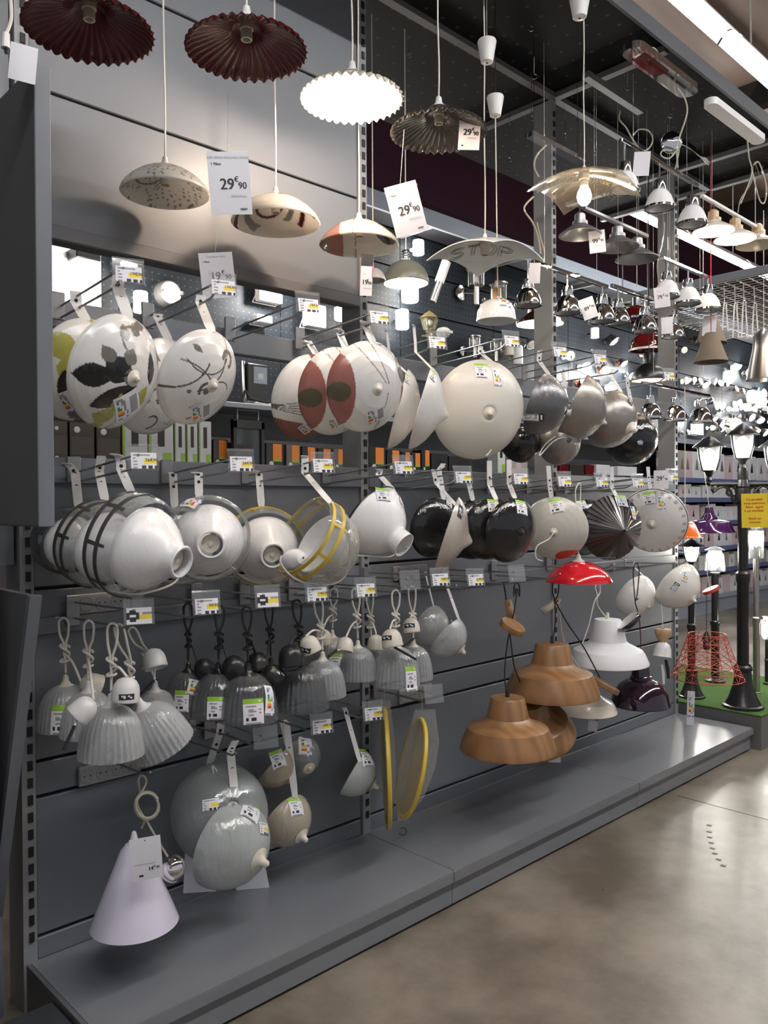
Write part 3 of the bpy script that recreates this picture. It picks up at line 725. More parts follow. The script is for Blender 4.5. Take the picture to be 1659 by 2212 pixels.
def swirl(x, y):
    c = BASEC
    for pts, w_ in ((spiral(.2, .75, .55, 190, 170), .014), (spiral(-.6, 1.2, 1.0, 250, 60), .018), (spiral(-.9, -.1, .9, 10, 50), .014), (spiral(-.2, .9, .9, -100, 70), .016),
                    (spiral(-.15, -.05, .18, 180, -200, grow=-.06), .03), (spiral(-.52, -.42, .2, -100, 190, grow=-.1), .02), (spiral(.55, .3, .16, -90, 230, grow=-.03), .04), (spiral(.1, -.3, .3, 0, 90), .014)):
        if stroke(x, y, pts, w_): c = (.13, .115, .095)
    for L in ((-.1, .85, -60, .22, .06), (-.22, -.12, 60, .16, .07), (-.5, .1, -110, .1, .05)):
        if leaf(x, y, *L): c = GRYC
    return c
ROSEC = (.36, .135, .115); OLIVE = (.12, .10, .06)
def banded(x, y):
    c = BASEC
    if x < -.50 + .12*(1-y*y) - .12 and (x+2.05)**2+y*y < 2.6: c = ROSEC
    if (x+.80)**2+(y+.02)**2 < .045: c = OLIVE
    if (x-.95)**2/.09+(y-.45)**2/.18 < 1: c = (.20, .19, .17)
    if x > .80 and y < 0: c = ROSEC
    for pts in ([(-.35, 1), (-.1, .6), (.25, .1)], [(.05, 1), (.2, .5), (.32, .1)], [(.3, -.1), (.15, -.9)]):
        if stroke(x, y, pts, .012): c = (.22, .17, .15)
    if (x-.35)**2+(y-.95)**2 < .004: c = OLIVE
    return c
def banded_rear(x, y):
    c = BASEC
    if y < -.25-.35*(x+1) or (y > .75 and x > .1): c = ROSEC
    for k in range(5):
        if stroke(x, y, [(-1, .05-.02*k), (1, .1-.22*k)], .009): c = (.2, .17, .15)
    return c
def warm_print(x, y):
    c = (.72, .70, .65)
    if (x-.5)**2/.2+(y+.85)**2/.07 < 1: c = (.62, .10, .05)
    return c
def clockface(x, y):
    c = (.76, .74, .72); r = sqrt(x*x+y*y); a = math.degrees(math.atan2(y, x)) % 360
    if .965 < r < .985: c = (.15, .14, .14)
    if .84 < r < .93:
        k = a % 15; on = k < 6 and (int(r*60)+int(a*.8)) % 2 == 0
        if on: c = (.75, .16, .05) if 300 < a < 345 else (.12, .12, .16)
    return c

# ---- top row of packaged shades
packed('rear floral glass bowl with lime stripe and black stem behind the tall grey board edge', 'packaged_glass_pendant', PD, -.13, (172, 800), 113, (206, 814), OPALP, 'a1', (160, 628), paint=floral_green, capmat=IVO, stk=[('wide', 152, 866, .05, .075, 5)], strapw=.032)
packed('front white glass bowl with black leaves and lime leaves, leftmost in the top row', 'packaged_glass_pendant', PD, -.29, (246, 804), 125, (292, 818), OPALP, 'a1', (262, 596), paint=floral, capmat=IVO, stk=[('wide', 276, 876, .075, .085, -14)], strapw=.032)
packed('rear white glass bowl with brown swirls, mostly hidden by the front swirl bowl', 'packaged_glass_pendant', PD, -.17, (336, 836), 108, (372, 852), OPALP, 'a2', (345, 678), paint=swirl, capmat=IVO, stk=[('energy', 360, 914, .02, .04, 10)], strapw=.03)
packed('front white glass bowl with thin brown swirls and curls', 'packaged_glass_pendant', PD, -.31, (426, 816), 107, (467, 836), OPALP, 'a2', (439, 638), paint=swirl, capmat=IVO, stk=[('wide', 435, 890, .065, .075, -16)], strapw=.03)
packed('rear white glass bowl with pink lower band, leftmost of the pink-banded three', 'packaged_glass_pendant', PD, -.14, (662, 858), 93, (690, 868), OPALP, 'a4', (668, 742), paint=banded_rear, capmat=IVO, stk=[('wide', 664, 923, .055, .06, 25)], strapw=.03, curl=-.05)
packed('middle white glass bowl with dusty pink crescent and dark dot', 'packaged_glass_pendant', PD, -.22, (722, 846), 95, (750, 852), OPALP, 'a4', (745, 715), paint=banded, capmat=IVO, stk=[('wide', 725, 912, .05, .05, 12)], strapw=.03, curl=-.04)
packed('front white glass bowl with pink crescent, dark dot and grey patch', 'packaged_glass_pendant', PD, -.31, (790, 836), 98, (816, 841), OPALP, 'a4', (792, 698), paint=banded, capmat=IVO, stk=[('wide', 812, 896, .072, .06, 6)], strapw=.03, curl=-.05)
packed('rear plain white bowl seen edge-on, left of the other edge-on bowl', 'packaged_glass_pendant', PLITE, -.22, (860, 884), 88, (922, 900), OPAL, 'a5', (826, 712), stk=[('care', 880, 818, .028, .045, -6)], strapw=.012, curl=-.03, capmat=None, hole=False)
packed('front plain white bowl seen edge-on with pointed cap toward the big bowl', 'packaged_glass_pendant', PLITE, -.32, (908, 882), 92, (972, 900), OPAL, 'a5', (890, 702), stk=[('care', 936, 812, .03, .05, -14)], strapw=.012, curl=-.03, capmat=None, hole=False)
packed('big plain cream-white bowl facing forward in the middle of the top row', 'packaged_glass_pendant', PD, -.33, (1034, 886), 108, (1057, 893), OPALC, 'a6', (1040, 748), stk=[('care', 1040, 800, .055, .065, 4), ('energy', 1073, 815, .034, .075, 8)], cordpx=[(1072, 920), (1064, 965), (1050, 985)], capmat=IVO, capr=.14, capz=.1)
packed('black wrapped bowl hanging low behind the big cream-white bowl', 'packaged_glass_pendant', PB, -.10, (1122, 955), 46, (1140, 943), BWR, None, None, capmat=BLKP)
packed('dark grey wrapped bowl with white spool neck and black-edged sticker', 'packaged_metal_pendant', PB, -.26, (1160, 872), 68, (1222, 892), GWR, 'a7', (1168, 757), stk=[('dark', 1152, 902, .09, .034, 6)], capmat=None, curl=.03)
packed('dark brown wrapped bowl low behind the silver bowl', 'packaged_metal_pendant', PB, -.12, (1205, 955), 50, (1230, 952), SWR, 'a8', (1226, 800), capmat=None, curl=.02)
packed('silver pearl wrapped bowl seen from the side with white cord along its rim', 'packaged_metal_pendant', PB, -.33, (1234, 879), 76, (1302, 911), SWR, 'a8', (1236, 770), capmat=WHT, curl=-.05, strapw=.012, hole=False, cordpx=[(1300, 920), (1265, 944), (1205, 948), (1166, 984), (1176, 962), (1200, 942)])
packed('silver-brown wrapped bowl with white tip beside the black one', 'packaged_metal_pendant', PB, -.30, (1312, 905), 64, (1362, 926), SWR, 'auto', (1336, 800), stk=[('mini', 1362, 868, .03, .05, -30)], capmat=IVO, capr=.24, capz=.25)
packed('black wrapped bowl at the right end of the top row', 'packaged_metal_pendant', PB, -.24, (1362, 948), 58, (1384, 956), BWR, 'a9', (1352, 812), capmat=None)
t = [o for o in bpy.data.objects if o.get('label') == 'dark grey wrapped bowl with white spool neck and black-edged sticker'][0]
P = at(1218, 891, -.37); ax = axis_of(P, (1236, 893), .03)
q = MB().lathe([(.024, -.01), (.016, 0), (.0125, .012), (.016, .026), (.021, .032), (.017, .032), (.01, .02), (.0, .02)], frame(P, ax), 24)
mesh_obj('neck', q, WGL, t.location, t)

# ---- second row
def lattice(label, Y, c, R_px, neck, bandmat, hk, top, sign=1, curl=0, smoke=CLEARG, stk=(), cordpx=None, bars=8, neckopen=True):
    X = HOOKS[hk][0]; Y = max(-.42, min(-.04, .6*atX(*c, X).y+.4*atX(*top, X).y))
    P = at(*c, Y); R = R_px*m_per_px(P); hz = 1.5*R; ax = axis_of(P, neck, hz, sign); F = frame(P, ax)
    t = Thing('dome_pendant', label, 'pendant lamp', P+Vector((0, 0, -R)))
    gp = [(.95*R, 0), (R, .12*R), (1.01*R, .3*R), (.99*R, .52*R), (.93*R, .66*R)]
    t.part('glass_band', MB().lathe(thick(gp, .003), F, 64), smoke)
    wp = [(.80*R, .5*R), (.81*R, .6*R), (.76*R, .76*R), (.64*R, .95*R), (.50*R, 1.12*R), (.39*R, 1.25*R), (.31*R, 1.34*R), (.285*R, 1.52*R)]
    if sign < 0: wp = [(.76*R, .50*R), (.74*R, .62*R), (.64*R, .85*R), (.48*R, 1.05*R), (.3*R, 1.2*R), (.2*R, 1.3*R)]; t.part('outer_cover', MB().lathe(thick([(.93*R, .66*R), (.9*R, .9*R), (.7*R, 1.2*R), (.3*R, 1.5*R)], .002), F, 48), BAG)
    t.part('white_dome', MB().lathe(thick(wp, .004), F, 64), WMET)
    if neckopen:
        t.part('socket', MB().lathe([(.20*R, 1.30*R), (.20*R, 1.36*R), (.07*R, 1.37*R), (.05*R, 1.42*R), (.0, 1.42*R)], F, 20), IVO)
        t.part('neck_ring', MB().lathe([(.29*R, 1.47*R), (.315*R, 1.5*R), (.29*R, 1.53*R), (.255*R, 1.52*R), (.26*R, 1.46*R), (.29*R, 1.47*R)], F, 32), WGL)
    if bandmat:
        for z in (.08, .36):
            rr = R*(1.006 if z > .2 else .985); z *= R
            t.part('lattice_hoop', MB().lathe([(rr, z-.006), (rr+.002, z-.006), (rr+.003, z+.006), (rr, z+.006), (rr, z-.006)], F, 64), bandmat)
        for k in range(bars):
            a = 2*pi*(k+.3)/bars; m = MB(); pts = [F @ Vector((r*cos(a)*1.003, r*sin(a)*1.003, z)) for r, z in ((.965*R, .06*R), (1.0*R, .14*R), (1.012*R, .3*R), (.995*R, .52*R))]
            tang = F.to_3x3() @ Vector((-sin(a), cos(a), 0)); m.ribbon(pts, .011, tang, .002); t.part('lattice_bar', m, bandmat)
    bm = MB().lathe(gp+[(.9*R, .75*R), (.66*R, 1.0*R)], F, 48); tree = BVHTree.FromPolygons(bm.v, bm.f)
    for s in stk: sticker(t, tree, *s)
    strap(t, HOOKS[hk], top, rim_under(F, R, HOOKS[hk], top, Y), Y, curl)
    if cordpx: t.part('cord', MB().tube(smooth_path([F @ Vector((0, 0, 1.42*R))]+[at(x, y, Y-dy) for x, y, dy in cordpx]), .003, 6), CORDW)
    return t
DBAND = pbr('dark_lattice_paint', (.06, .055, .05), .4)
lattice('rear smoky glass dome lamp with white inner dome, leftmost in the second row', -.10, (132, 1162), 72, (185, 1190), None, 'b1', (122, 1000), curl=-.03, smoke=SMOKE, stk=[('care', 158, 1080, .05, .03, 10)])
lattice('middle clear dome lamp with white inner dome, between smoky and dark-latticed ones', -.20, (196, 1168), 93, (285, 1205), DBAND, 'b1', (230, 985), smoke=CLEARG, stk=[('care', 237, 1080, .07, .04, 4)])
lattice('front clear dome lamp with dark lattice band and white funnel neck', -.32, (262, 1168), 112, (392, 1214), DBAND, 'b1', (262, 982), curl=-.05, cordpx=[(392, 1230, .06), (372, 1262, .05), (300, 1283, .05), (238, 1277, .03), (216, 1270, 0)], smoke=CLEAR)
lattice('rear white dome lamp glimpsed below the forward-facing white dome', -.12, (385, 1178), 84, (400, 1190), None, 'b2', (365, 1020))
lattice('white dome lamp with smoky clear edge and round neck facing forward', -.28, (447, 1160), 92, (456, 1176), None, 'b2', (415, 1020), curl=-.02, smoke=CLEARG, stk=[('energy', 412, 1086, .04, .07, 60)], cordpx=[(470, 1192, .08), (485, 1215, .08), (512, 1232, .05)])
lattice('rear clear dome lamp with yellow lattice, left of its twin', -.14, (566, 1176), 84, (590, 1200), YELF, 'b3', (555, 1017), curl=-.05, stk=[('care', 575, 1086, .05, .03, 8)])
lattice('front clear bowl lamp with yellow lattice, opening turned to the viewer', -.30, (652, 1152), 94, (752, 1218), YELF, 'b3', (664, 985), sign=-1, curl=-.02, neckopen=False)
t = [o for o in bpy.data.objects if str(o.get('label', '')).startswith('front clear bowl lamp')][0]
P = at(632, 1210, -.33); ax = axis_of(P, (655, 1205), .06)
mesh_obj('ceiling_cup', MB().lathe([(.03, -.02), (.034, 0), (.033, .03), (.02, .055), (.004, .06)], frame(P, ax), 28), WMETM, t.location, t)
mesh_obj('cord', MB().tube(smooth_path([at(x, y, -.36) for x, y in ((608, 1200), (606, 1215), (622, 1238), (650, 1256), (690, 1262), (725, 1260), (748, 1240), (756, 1210))]), .003, 6), CORDW, t.location, t)
packed('big white wrapped bell with round open neck and dark rim', 'packaged_metal_pendant', PSOUP, -.28, (801, 1123), 84, (874, 1178), WMET, 'b4', (832, 1014), rim=BLKP, capmat=None, stk=[('care', 828, 1068, .058, .052, 14), ('energy', 866, 1080, .03, .07, 12)], curl=-.03, cordpx=[(862, 1190), (840, 1203), (790, 1201), (764, 1200)])
packed('rear black wrapped dish left of the pearl dish', 'packaged_dish_pendant', PD, -.16, (938, 1140), 66, (958, 1146), BWR, 'auto', (979, 1002), stk=[('care', 970, 1086, .035, .05, 4)], capmat=BLKP)
packed('pearl brown dish seen edge-on with pointed cap, among the black dishes', 'packaged_dish_pendant', PLITE, -.32, (965, 1154), 84, (1026, 1174), PEARL, 'b5', (924, 1014), stk=[('mini', 995, 1105, .025, .06, -14)], capmat=None, curl=-.02, strapw=.02)
packed('black wrapped dish behind, right of the pearl dish', 'packaged_dish_pendant', PD, -.14, (1024, 1144), 66, (1036, 1150), BWR, 'b6', (1006, 1026), curl=-.03, capmat=BLKP)
packed('middle black wrapped dish with green-headed label', 'packaged_dish_pendant', PD, -.24, (1058, 1143), 68, (1075, 1150), BWR, 'b6', (1057, 995), stk=[('care', 1066, 1092, .05, .06, 4)], capmat=BLKP)
packed('front glossy black wrapped dish with green-headed label, left of the white dish', 'packaged_dish_pendant', PD, -.33, (1103, 1145), 72, (1130, 1152), BWR, 'b6', (1098, 993), stk=[('care', 1127, 1096, .058, .064, 4)], capmat=BLKP)
packed('white wrapped dish with coral red print at its lower edge', 'packaged_dish_pendant', PD, -.33, (1200, 1141), 70, (1196, 1150), OPALP, 'b7', (1178, 1006), paint=warm_print, stk=[('care', 1202, 1092, .062, .066, 6)], capmat=IVO, cordpx=[(1185, 1165), (1160, 1180), (1158, 1205), (1172, 1212)])
packed('black dish almost hidden behind the pleated cone', 'packaged_dish_pendant', PD, -.16, (1262, 1140), 62, (1275, 1146), BWR, None, None, stk=[('care', 1258, 1090, .04, .05, 10)], capmat=BLKP)
packed('black pleated cone shade with white stickers', 'packaged_cone_pendant', PCONE, -.32, (1322, 1140), 71, (1350, 1147), pbr('black_pleats', (.03, .027, .025), .22, coat=.6), 'b9', (1322, 1008), wav=lambda r, z, a: (r, z+.055*r*((a*36/(2*pi)) % 1-.5)), seg=216, stk=[('care', 1344, 1082, .06, .066, 6), ('energy', 1368, 1108, .036, .07, 6)], capmat=BLKP, capr=.06)
packed('white dish with numbers printed around its edge, right end of second row', 'packaged_dish_pendant', PD, -.34, (1412, 1124), 72, (1408, 1133), opal('clock_opal', (.76, .74, .72), .3, .2, .2, 'paint'), 'b10', (1394, 1008), paint=clockface, stk=[('care', 1402, 1076, .062, .07, 2), ('energy', 1428, 1086, .04, .07, 2)], capmat=IVO)

# ---- third row: bells on knotted cords
def bell(label, Y, loop, cap, R_px, glass, capm, cord, cup=None, cup_dir=(0, 0, 1), tilt=(0, 0, 1), stk=(), wire=None, hs=1.0, cuplab=None, cupY=None, knots=1.0, rb=None):
    K = at(*loop, Y); A = at(*cap, Y); R = R_px*m_per_px(A); ax = Vector(tilt).normalized(); hz = PBELL[-1][1]*R*hs
    P = A-ax*hz; F = frame(P, ax); pr = [(r*R, z*R*hs) for r, z in PBELL]
    t = Thing('bell_pendant', label, 'pendant lamp', P+Vector((0, 0, -.02)))
    fl_ = lambda r, z, a: (r*(1+.018*cos(32*a)), z)
    t.part('glass_bell', MB().lathe(thick(pr, .003), F, 160, None, fl_), glass, angle=60)
    t.part('cap', MB().lathe([(r*R*.33, hz-.004+z*R*.42) for r, z in PCAP], F, 28), capm)
    top = A+ax*(R*.45); kn = K.lerp(top, .62); cr = .0036; off = rt*.012
    # loop over the rod and down both sides to the knot
    a = [top, top.lerp(kn, .8), kn-off*.2, kn+Vector((0, 0, .03))-off*.3, K.lerp(kn, .4)-off, K-off*1.1, K+Vector((0, 0, .012)), K+off*1.1, K.lerp(kn, .4)+off, kn+Vector((0, 0, .03))+off*.3, kn+off*.3]
    t.part('cord', MB().tube(smooth_path(a), cr, 6), cord)
    kp = []
    for i in range(25):
        an = 2*pi*2*i/24; kp.append(kn+rt*(.013*cos(an)*knots)+fw*(.008*sin(an))+Vector((0, 0, .018-.036*i/24+.014*sin(an*.5)*knots)))
    t.part('knot', MB().tube(smooth_path(kp, 3), cr*1.05, 6), cord)
    if cup:
        Cp = at(*cup, cupY if cupY is not None else Y-.05); cz = Vector(cup_dir).normalized(); cF = frame(Cp-cz*.028, cz); rc = rb or R*.42
        cprof = [(1.0*rc, 0), (1.03*rc, .004), (1.0*rc, .01), (.99*rc, rc*.75), (.9*rc, rc*1.15), (.68*rc, rc*1.5), (.35*rc, rc*1.68), (.06*rc, rc*1.72)]
        o = t.part('ceiling_cup', MB().lathe(thick(cprof, .003), cF, 36), capm)
        b2 = MB().lathe(cprof, cF, 36); tr = BVHTree.FromPolygons(b2.v, b2.f)
        if cuplab: sticker(t, tr, 'mini', *cuplab, .04, .016, 0, .001, o)
        t.part('cord_tail', MB().tube(smooth_path([kn, kn.lerp(cF @ Vector((0, 0, rc*1.7)), .5)+Vector((0, 0, .012)), cF @ Vector((0, 0, rc*1.72))]), cr, 6), cord)
        if wire:
            w0 = cF @ Vector((0, 0, .01)); w1, w2 = at(*wire[0], Cp.y-.02), at(*wire[1], Cp.y-.03)
            t.part('wire_sleeve', MB().tube([w1, w2], .0045, 8), BLKP); t.part('terminal_wire', MB().tube(smooth_path([w0, w1]), .0028, 6), capm)
    bm = MB().lathe(pr, F, 48); tree = BVHTree.FromPolygons(bm.v, bm.f)
    for s in stk: sticker(t, tree, *s)
    return t
bell('wrapped glass bell with white cap, leftmost and beige, green-headed label', -.08, (137, 1344), (142, 1480), 60, PRISMW, IVO, CORDW, (196, 1478), (-.8, .2, .35), stk=[('care', 130, 1555, .05, .08, 0)])
bell('wrapped glass bell half hidden behind the front one, black wire sleeve before it', -.16, (192, 1350), (190, 1494), 60, PRISMW, WHT, CORDW, (183, 1530), (.75, -.3, .75), wire=((161, 1568), (138, 1620)), cupY=-.36)
bell('wrapped glass bell hanging upright in front, white cap', -.28, (243, 1356), (240, 1524), 70, PRISMW, WHT, CORDW, (272, 1492), (.1, 0, 1), cuplab=(274, 1506), cupY=-.33)
bell('wrapped glass bell tilted to the right with white cap', -.27, (257, 1358), (308, 1528), 68, PRISMW, WHT, CORDW, tilt=(-.45, .1, .9), hs=1.0)
bell('wrapped glass bell at the back under the dangling white cup', -.10, (287, 1364), (335, 1492), 58, PRISMW, WHT, CORDW, (333, 1424), (.0, .45, 1), wire=((333, 1470), (305, 1500)))
bell('ribbed glass bell with black cap, leftmost of the black-capped', -.12, (406, 1312), (407, 1450), 52, PRISMD, BLKP, CORDB, (439, 1442), (-.55, .2, .6), stk=[('care', 392, 1515, .045, .065, 0), ('energy', 418, 1485, .035, .05, -6)], knots=.7)
bell('ribbed glass bell with black cap, second from left, cup to its right', -.22, (475, 1316), (472, 1452), 60, PRISMD, BLKP, CORDB, (505, 1440), (-.5, .2, .7), stk=[('care', 465, 1530, .05, .068, 0)])
bell('ribbed glass bell with black cap in front, two labels on it', -.31, (533, 1318), (536, 1456), 64, PRISMD, BLKP, CORDB, (556, 1434), (.0, .3, .8), stk=[('care', 548, 1537, .062, .075, 3), ('energy', 583, 1513, .04, .09, 10)], cupY=-.2)
bell('ribbed glass bell with black cap behind the stickered black cup', -.16, (580, 1303), (585, 1440), 52, PRISMD, BLKP, CORDB, (588, 1456), (-.45, .3, .8), cuplab=(606, 1455), cupY=-.33)
bell('ribbed glass bell with black cap, rightmost of the black-capped, sleeve across', -.30, (641, 1304), (648, 1434), 62, PRISMD, BLKP, CORDB, (628, 1420), (0, .15, 1), wire=((655, 1442), (618, 1456)), cupY=-.36)
bell('ribbed clear glass bell with white cap hanging in front, left of the white-capped group', -.30, (687, 1300), (697, 1426), 50, PRISM, IVO, CORDW, (668, 1392), (-.3, .3, 1), cuplab=(658, 1405), cupY=-.36)
bell('ribbed clear glass bell with white cap high at the back, green label', -.12, (721, 1279), (718, 1376), 42, PRISM, IVO, CORDW, (698, 1374), (-.1, 0, 1), stk=[('care', 727, 1430, .05, .06, 0)])
bell('ribbed clear glass bell with white cap, third of the white-capped, bare glass', -.26, (768, 1279), (773, 1398), 42, PRISM, IVO, CORDW, (746, 1390), (.35, .2, 1), wire=((727, 1405), (710, 1418)), hs=1.05)
bell('ribbed clear glass bell with white cap mostly hidden behind two bells', -.12, (798, 1276), (802, 1402), 42, PRISM, IVO, CORDW, (812, 1386), (.1, 0, 1))
bell('ribbed clear glass bell in front with white cap and green-headed label', -.33, (855, 1282), (855, 1398), 52, PRISM, IVO, CORDW, (846, 1380), (0, .25, 1), cuplab=(834, 1378), stk=[('care', 889, 1466, .05, .085, 3)], wire=((852, 1398), (898, 1424)), cupY=-.38)
bell('ribbed clear glass bell at the right end of the white-capped group', -.20, (890, 1274), (893, 1395), 42, PRISM, IVO, CORDW, (888, 1350), (.05, .2, 1), cuplab=(884, 1351), wire=((893, 1380), (870, 1398)), hs=1.1, cupY=-.26)
packed('wrapped frosted glass bowl in clear film, rear one right of the bells', 'packaged_glass_pendant', PB, -.10, (925, 1350), 46, (958, 1370), PRISMW, 'auto', (913, 1235), strapw=.008, capmat=None, hole=False)
packed('wrapped frosted glass bowl in clear film with cream cap, front one right of the bells', 'packaged_glass_pendant', PB, -.22, (962, 1372), 48, (996, 1404), PRISMW, 'auto', (979, 1250), strapw=.013, cordpx=[(1000, 1412), (1000, 1395), (985, 1370), (975, 1340)], capmat=IVO, capr=.3, capz=.25)

# ---- cream bowls at the right end
packed('cream wrapped bowl with pointed end, left of two at the right end', 'packaged_glass_pendant', PB, -.12, (1368, 1284), 48, (1400, 1310), CRWR, 'auto', (1372, 1212), strapw=.008, capmat=IVO, hole=False)
packed('cream wrapped bowl with stickers and pointed end, right of two at the right end', 'packaged_glass_pendant', PB, -.30, (1458, 1262), 54, (1496, 1294), CRWR, 'auto', (1470, 1204), strapw=.010, stk=[('dark', 1458, 1268, .05, .03, 55), ('energy', 1480, 1246, .03, .055, -18)], capmat=IVO, capr=.2, capz=.2, hole=False)

# ---- bottom rows
packed('large thin frosted glass bowl hanging at the back, price sticker on it', 'packaged_glass_pendant', PB, -.16, (474, 1756), 106, (505, 1738), ALABD, 'auto', (483, 1560), stk=[('price', 455, 1738, .05, .034, 8)], capmat=None, cordpx=[(476, 1740), (466, 1690), (459, 1655), (470, 1668)])
packed('large frosted glass bowl in front with care label and cream tip', 'packaged_glass_pendant', PB, -.24, (488, 1818), 98, (560, 1858), ALAB, 'auto', (531, 1594), stk=[('care', 543, 1750, .062, .078, 3), ('energy', 583, 1762, .035, .1, -6), ('price', 570, 1790, .05, .036, 25)], capmat=IVO, capr=.26, capz=.26)
packed('amber-tinted glass bowl hanging above the other amber bowl', 'packaged_glass_pendant', PB, -.12, (588, 1652), 50, (628, 1690), ALABB, 'd1', (630, 1556), stk=[('care', 600, 1640, .05, .06, 24)], capmat=IVO, capr=.3)
packed('grey frosted glass bowl behind the upper amber bowl', 'packaged_glass_pendant', PB, -.04, (648, 1634), 46, (668, 1660), ALABD, None, None, stk=[('energy', 660, 1612, .05, .07, 6)], capmat=IVO, capr=.3)
packed('amber-tinted marbled glass bowl with green label, lowest right of the frosted bowls', 'packaged_glass_pendant', PB, -.20, (615, 1768), 60, (652, 1806), ALABB, 'd1', (622, 1573), stk=[('care', 640, 1742, .05, .062, 20)], capmat=IVO, capr=.3, capz=.3)
packed('small frosted glass bowl with green label hanging alone by a bent strap', 'packaged_glass_pendant', PB, -.18, (762, 1668), 52, (816, 1702), ALAB, 'd2', (738, 1528), stk=[('care', 793, 1636, .06, .068, 34)], capmat=IVO, capr=.3, capz=.3, curl=-.03, strapw=.018)

# ------------------------------------------------------------------ pendants hanging from the canopy
ZC = 3.545
def cord_up(t, p, mat=CORDW, r=.0028, sway=0, z=ZC, name='cord'):
    p = Vector(p); q = Vector((p.x, p.y, z)); pts = [p.lerp(q, i/10)+rt*(sway*sin(i*1.1)) for i in range(11)]
    t.part(name, MB().tube(pts, r, 6), mat)
def pendant_parts(t, F, z, cap=.03, capm=WHT, sock=True, sockz=None, sockr=.019):
    t.part('cap', MB().lathe([(r*cap, z+q*cap*1.25) for r, q in PCAP], F, 24), capm)
    if sock:
        zz = (sockz if sockz is not None else z)-.002
        t.part('bulb_socket', MB().lathe([(sockr, zz), (sockr, zz-.022), (sockr*.82, zz-.024), (sockr*.8, zz-.05), (sockr*.62, zz-.05), (sockr*.6, zz-.012), (.0, zz-.012)], F, 20), IVO)
def ceramic(label, c, dpx, mat, D=.33, lit=False, zoff=0):
    d = ray(*c); k = D*FPX/dpx; P = C0+d*(k/d.dot(fw)); R = D/2; F = Matrix.Translation(P)
    t = Thing('ceramic_pendant', label, 'pendant lamp', P); N = 36
    def wv(r, z, a):
        f = max(0, (r/R-.32)/.68)**1.3; a2 = a*N+2.2*(1-r/R)*3
        return r*(1+.016*f*cos(a2)), z+.0052*f*sin(a2)
    pr = [(R, -.002), (R*.9, .012), (R*.7, .026), (R*.5, .038), (R*.34, .05), (R*.30, .064), (R*.22, .075), (R*.1, .08)]
    t.part('pleated_shade', MB().lathe(thick(pr, .005), F, N*8, None, wv), mat, angle=60)
    pendant_parts(t, F, .079, .034)
    if lit:
        t.part('bulb', MB().lathe([(.004, -.012), (.02, -.006), (.029, .012), (.024, .032), (.012, .045)], F, 20), BULBM)
        lamp(P+Vector((0, 0, -.035)), 11, (1, .78, .6))
    cord_up(t, P+Vector((0, 0, .11)), sway=.002)
    return t
ceramic('dark red pleated ceramic pendant, leftmost of the two red ones', (193, 66), 272, BURG)
ceramic('dark red pleated ceramic pendant left of the lit cream one', (533, 108), 260, BURG)
ceramic('lit cream pleated ceramic pendant glowing white', (761, 214), 222, CREAM, lit=True)
ceramic('grey-brown pleated ceramic pendant with a price card before it', (948, 285), 208, TAUPE)

def script_print(x, y):
    c = (.74, .72, .68)
    v = sin(x*31+3*sin(y*17))*sin(y*43+2*sin(x*9)); w_ = sin(x*7.3+1)*sin(y*6.1+2)
    if v > .62 and w_ > -.3: c = (.25, .23, .21)
    for pts in (spiral(-.35, -.1, .35, 150, 210), spiral(.2, -.3, .2, 20, 260, grow=-.08), spiral(.45, .1, .18, 100, 250), spiral(-.6, .35, .2, -20, 230)):
        if stroke(x, y, pts, .018): c = (.22, .2, .18)
    return c
def stripe_print(x, y):
    c = (.76, .72, .66)
    for r, col, w_ in ((.78, (.14, .03, .03), .05), (.52, (.30, .29, .28), .06), (.3, (.14, .03, .03), .03)):
        d = abs(sqrt((x+.2)**2+(y+.35)**2)-r)
        if d < w_ and y > -.75: c = col
    if stroke(x, y, [(.1, .5), (.85, -.2)], .035): c = (.14, .03, .03)
    return c
def disc_print(x, y):
    c = (.76, .72, .67)
    if x < -.45: c = (.42, .22, .18) if x > -.8 else (.32, .27, .22)
    if (x-.62)**2/.1+y*y/.3 < 1: c = (.24, .22, .20)
    if (x-.72)**2+(y+.35)**2 < .008: c = OLIVE
    if stroke(x, y, [(-.12, -1), (-.12, 1)], .01): c = (.3, .26, .22)
    return c
def dish_pendant(label, c, dpx, paint, Y, hz=.42, glass=None):
    P0 = at(*c, Y); R = dpx/2*m_per_px(P0); F = Matrix.Translation(P0) @ frame((0, 0, 0), (0, 0, 1))
    t = Thing('dish_pendant', label, 'pendant lamp', P0)
    pr = [(r*R, z*R*hz/.48) for r, z in PD]; pp = resample(pr, 48); m = MB(); sg = 200; m.lathe(pp, F, sg)
    co = [paint(r/R*cos(2*pi*k/sg), -r/R*sin(2*pi*k/sg)) for k in range(sg) for r, z in pp]
    nv = len(m.v); m.lathe([(max(r-.003, .0005), z-.003) for r, z in pp], F, sg)
    m.col = co+co; t.part('shade', m, OPALF, angle=60)
    pendant_parts(t, F, pr[-1][1], .026, sockz=pr[-1][1]-.004); cord_up(t, P0+Vector((0, 0, pr[-1][1]+.03)), sway=.0015); return t
dish_pendant('small white dish pendant with grey handwriting print, near the wall panel', (357, 418), 190, script_print, -.16, .6)
dish_pendant('small white dish pendant with dark red and grey arcs', (596, 482), 192, stripe_print, -.20, .6)
dish_pendant('small white dish pendant with pink and grey patches, before the middle upright', (776, 530), 172, disc_print, -.22, .6)

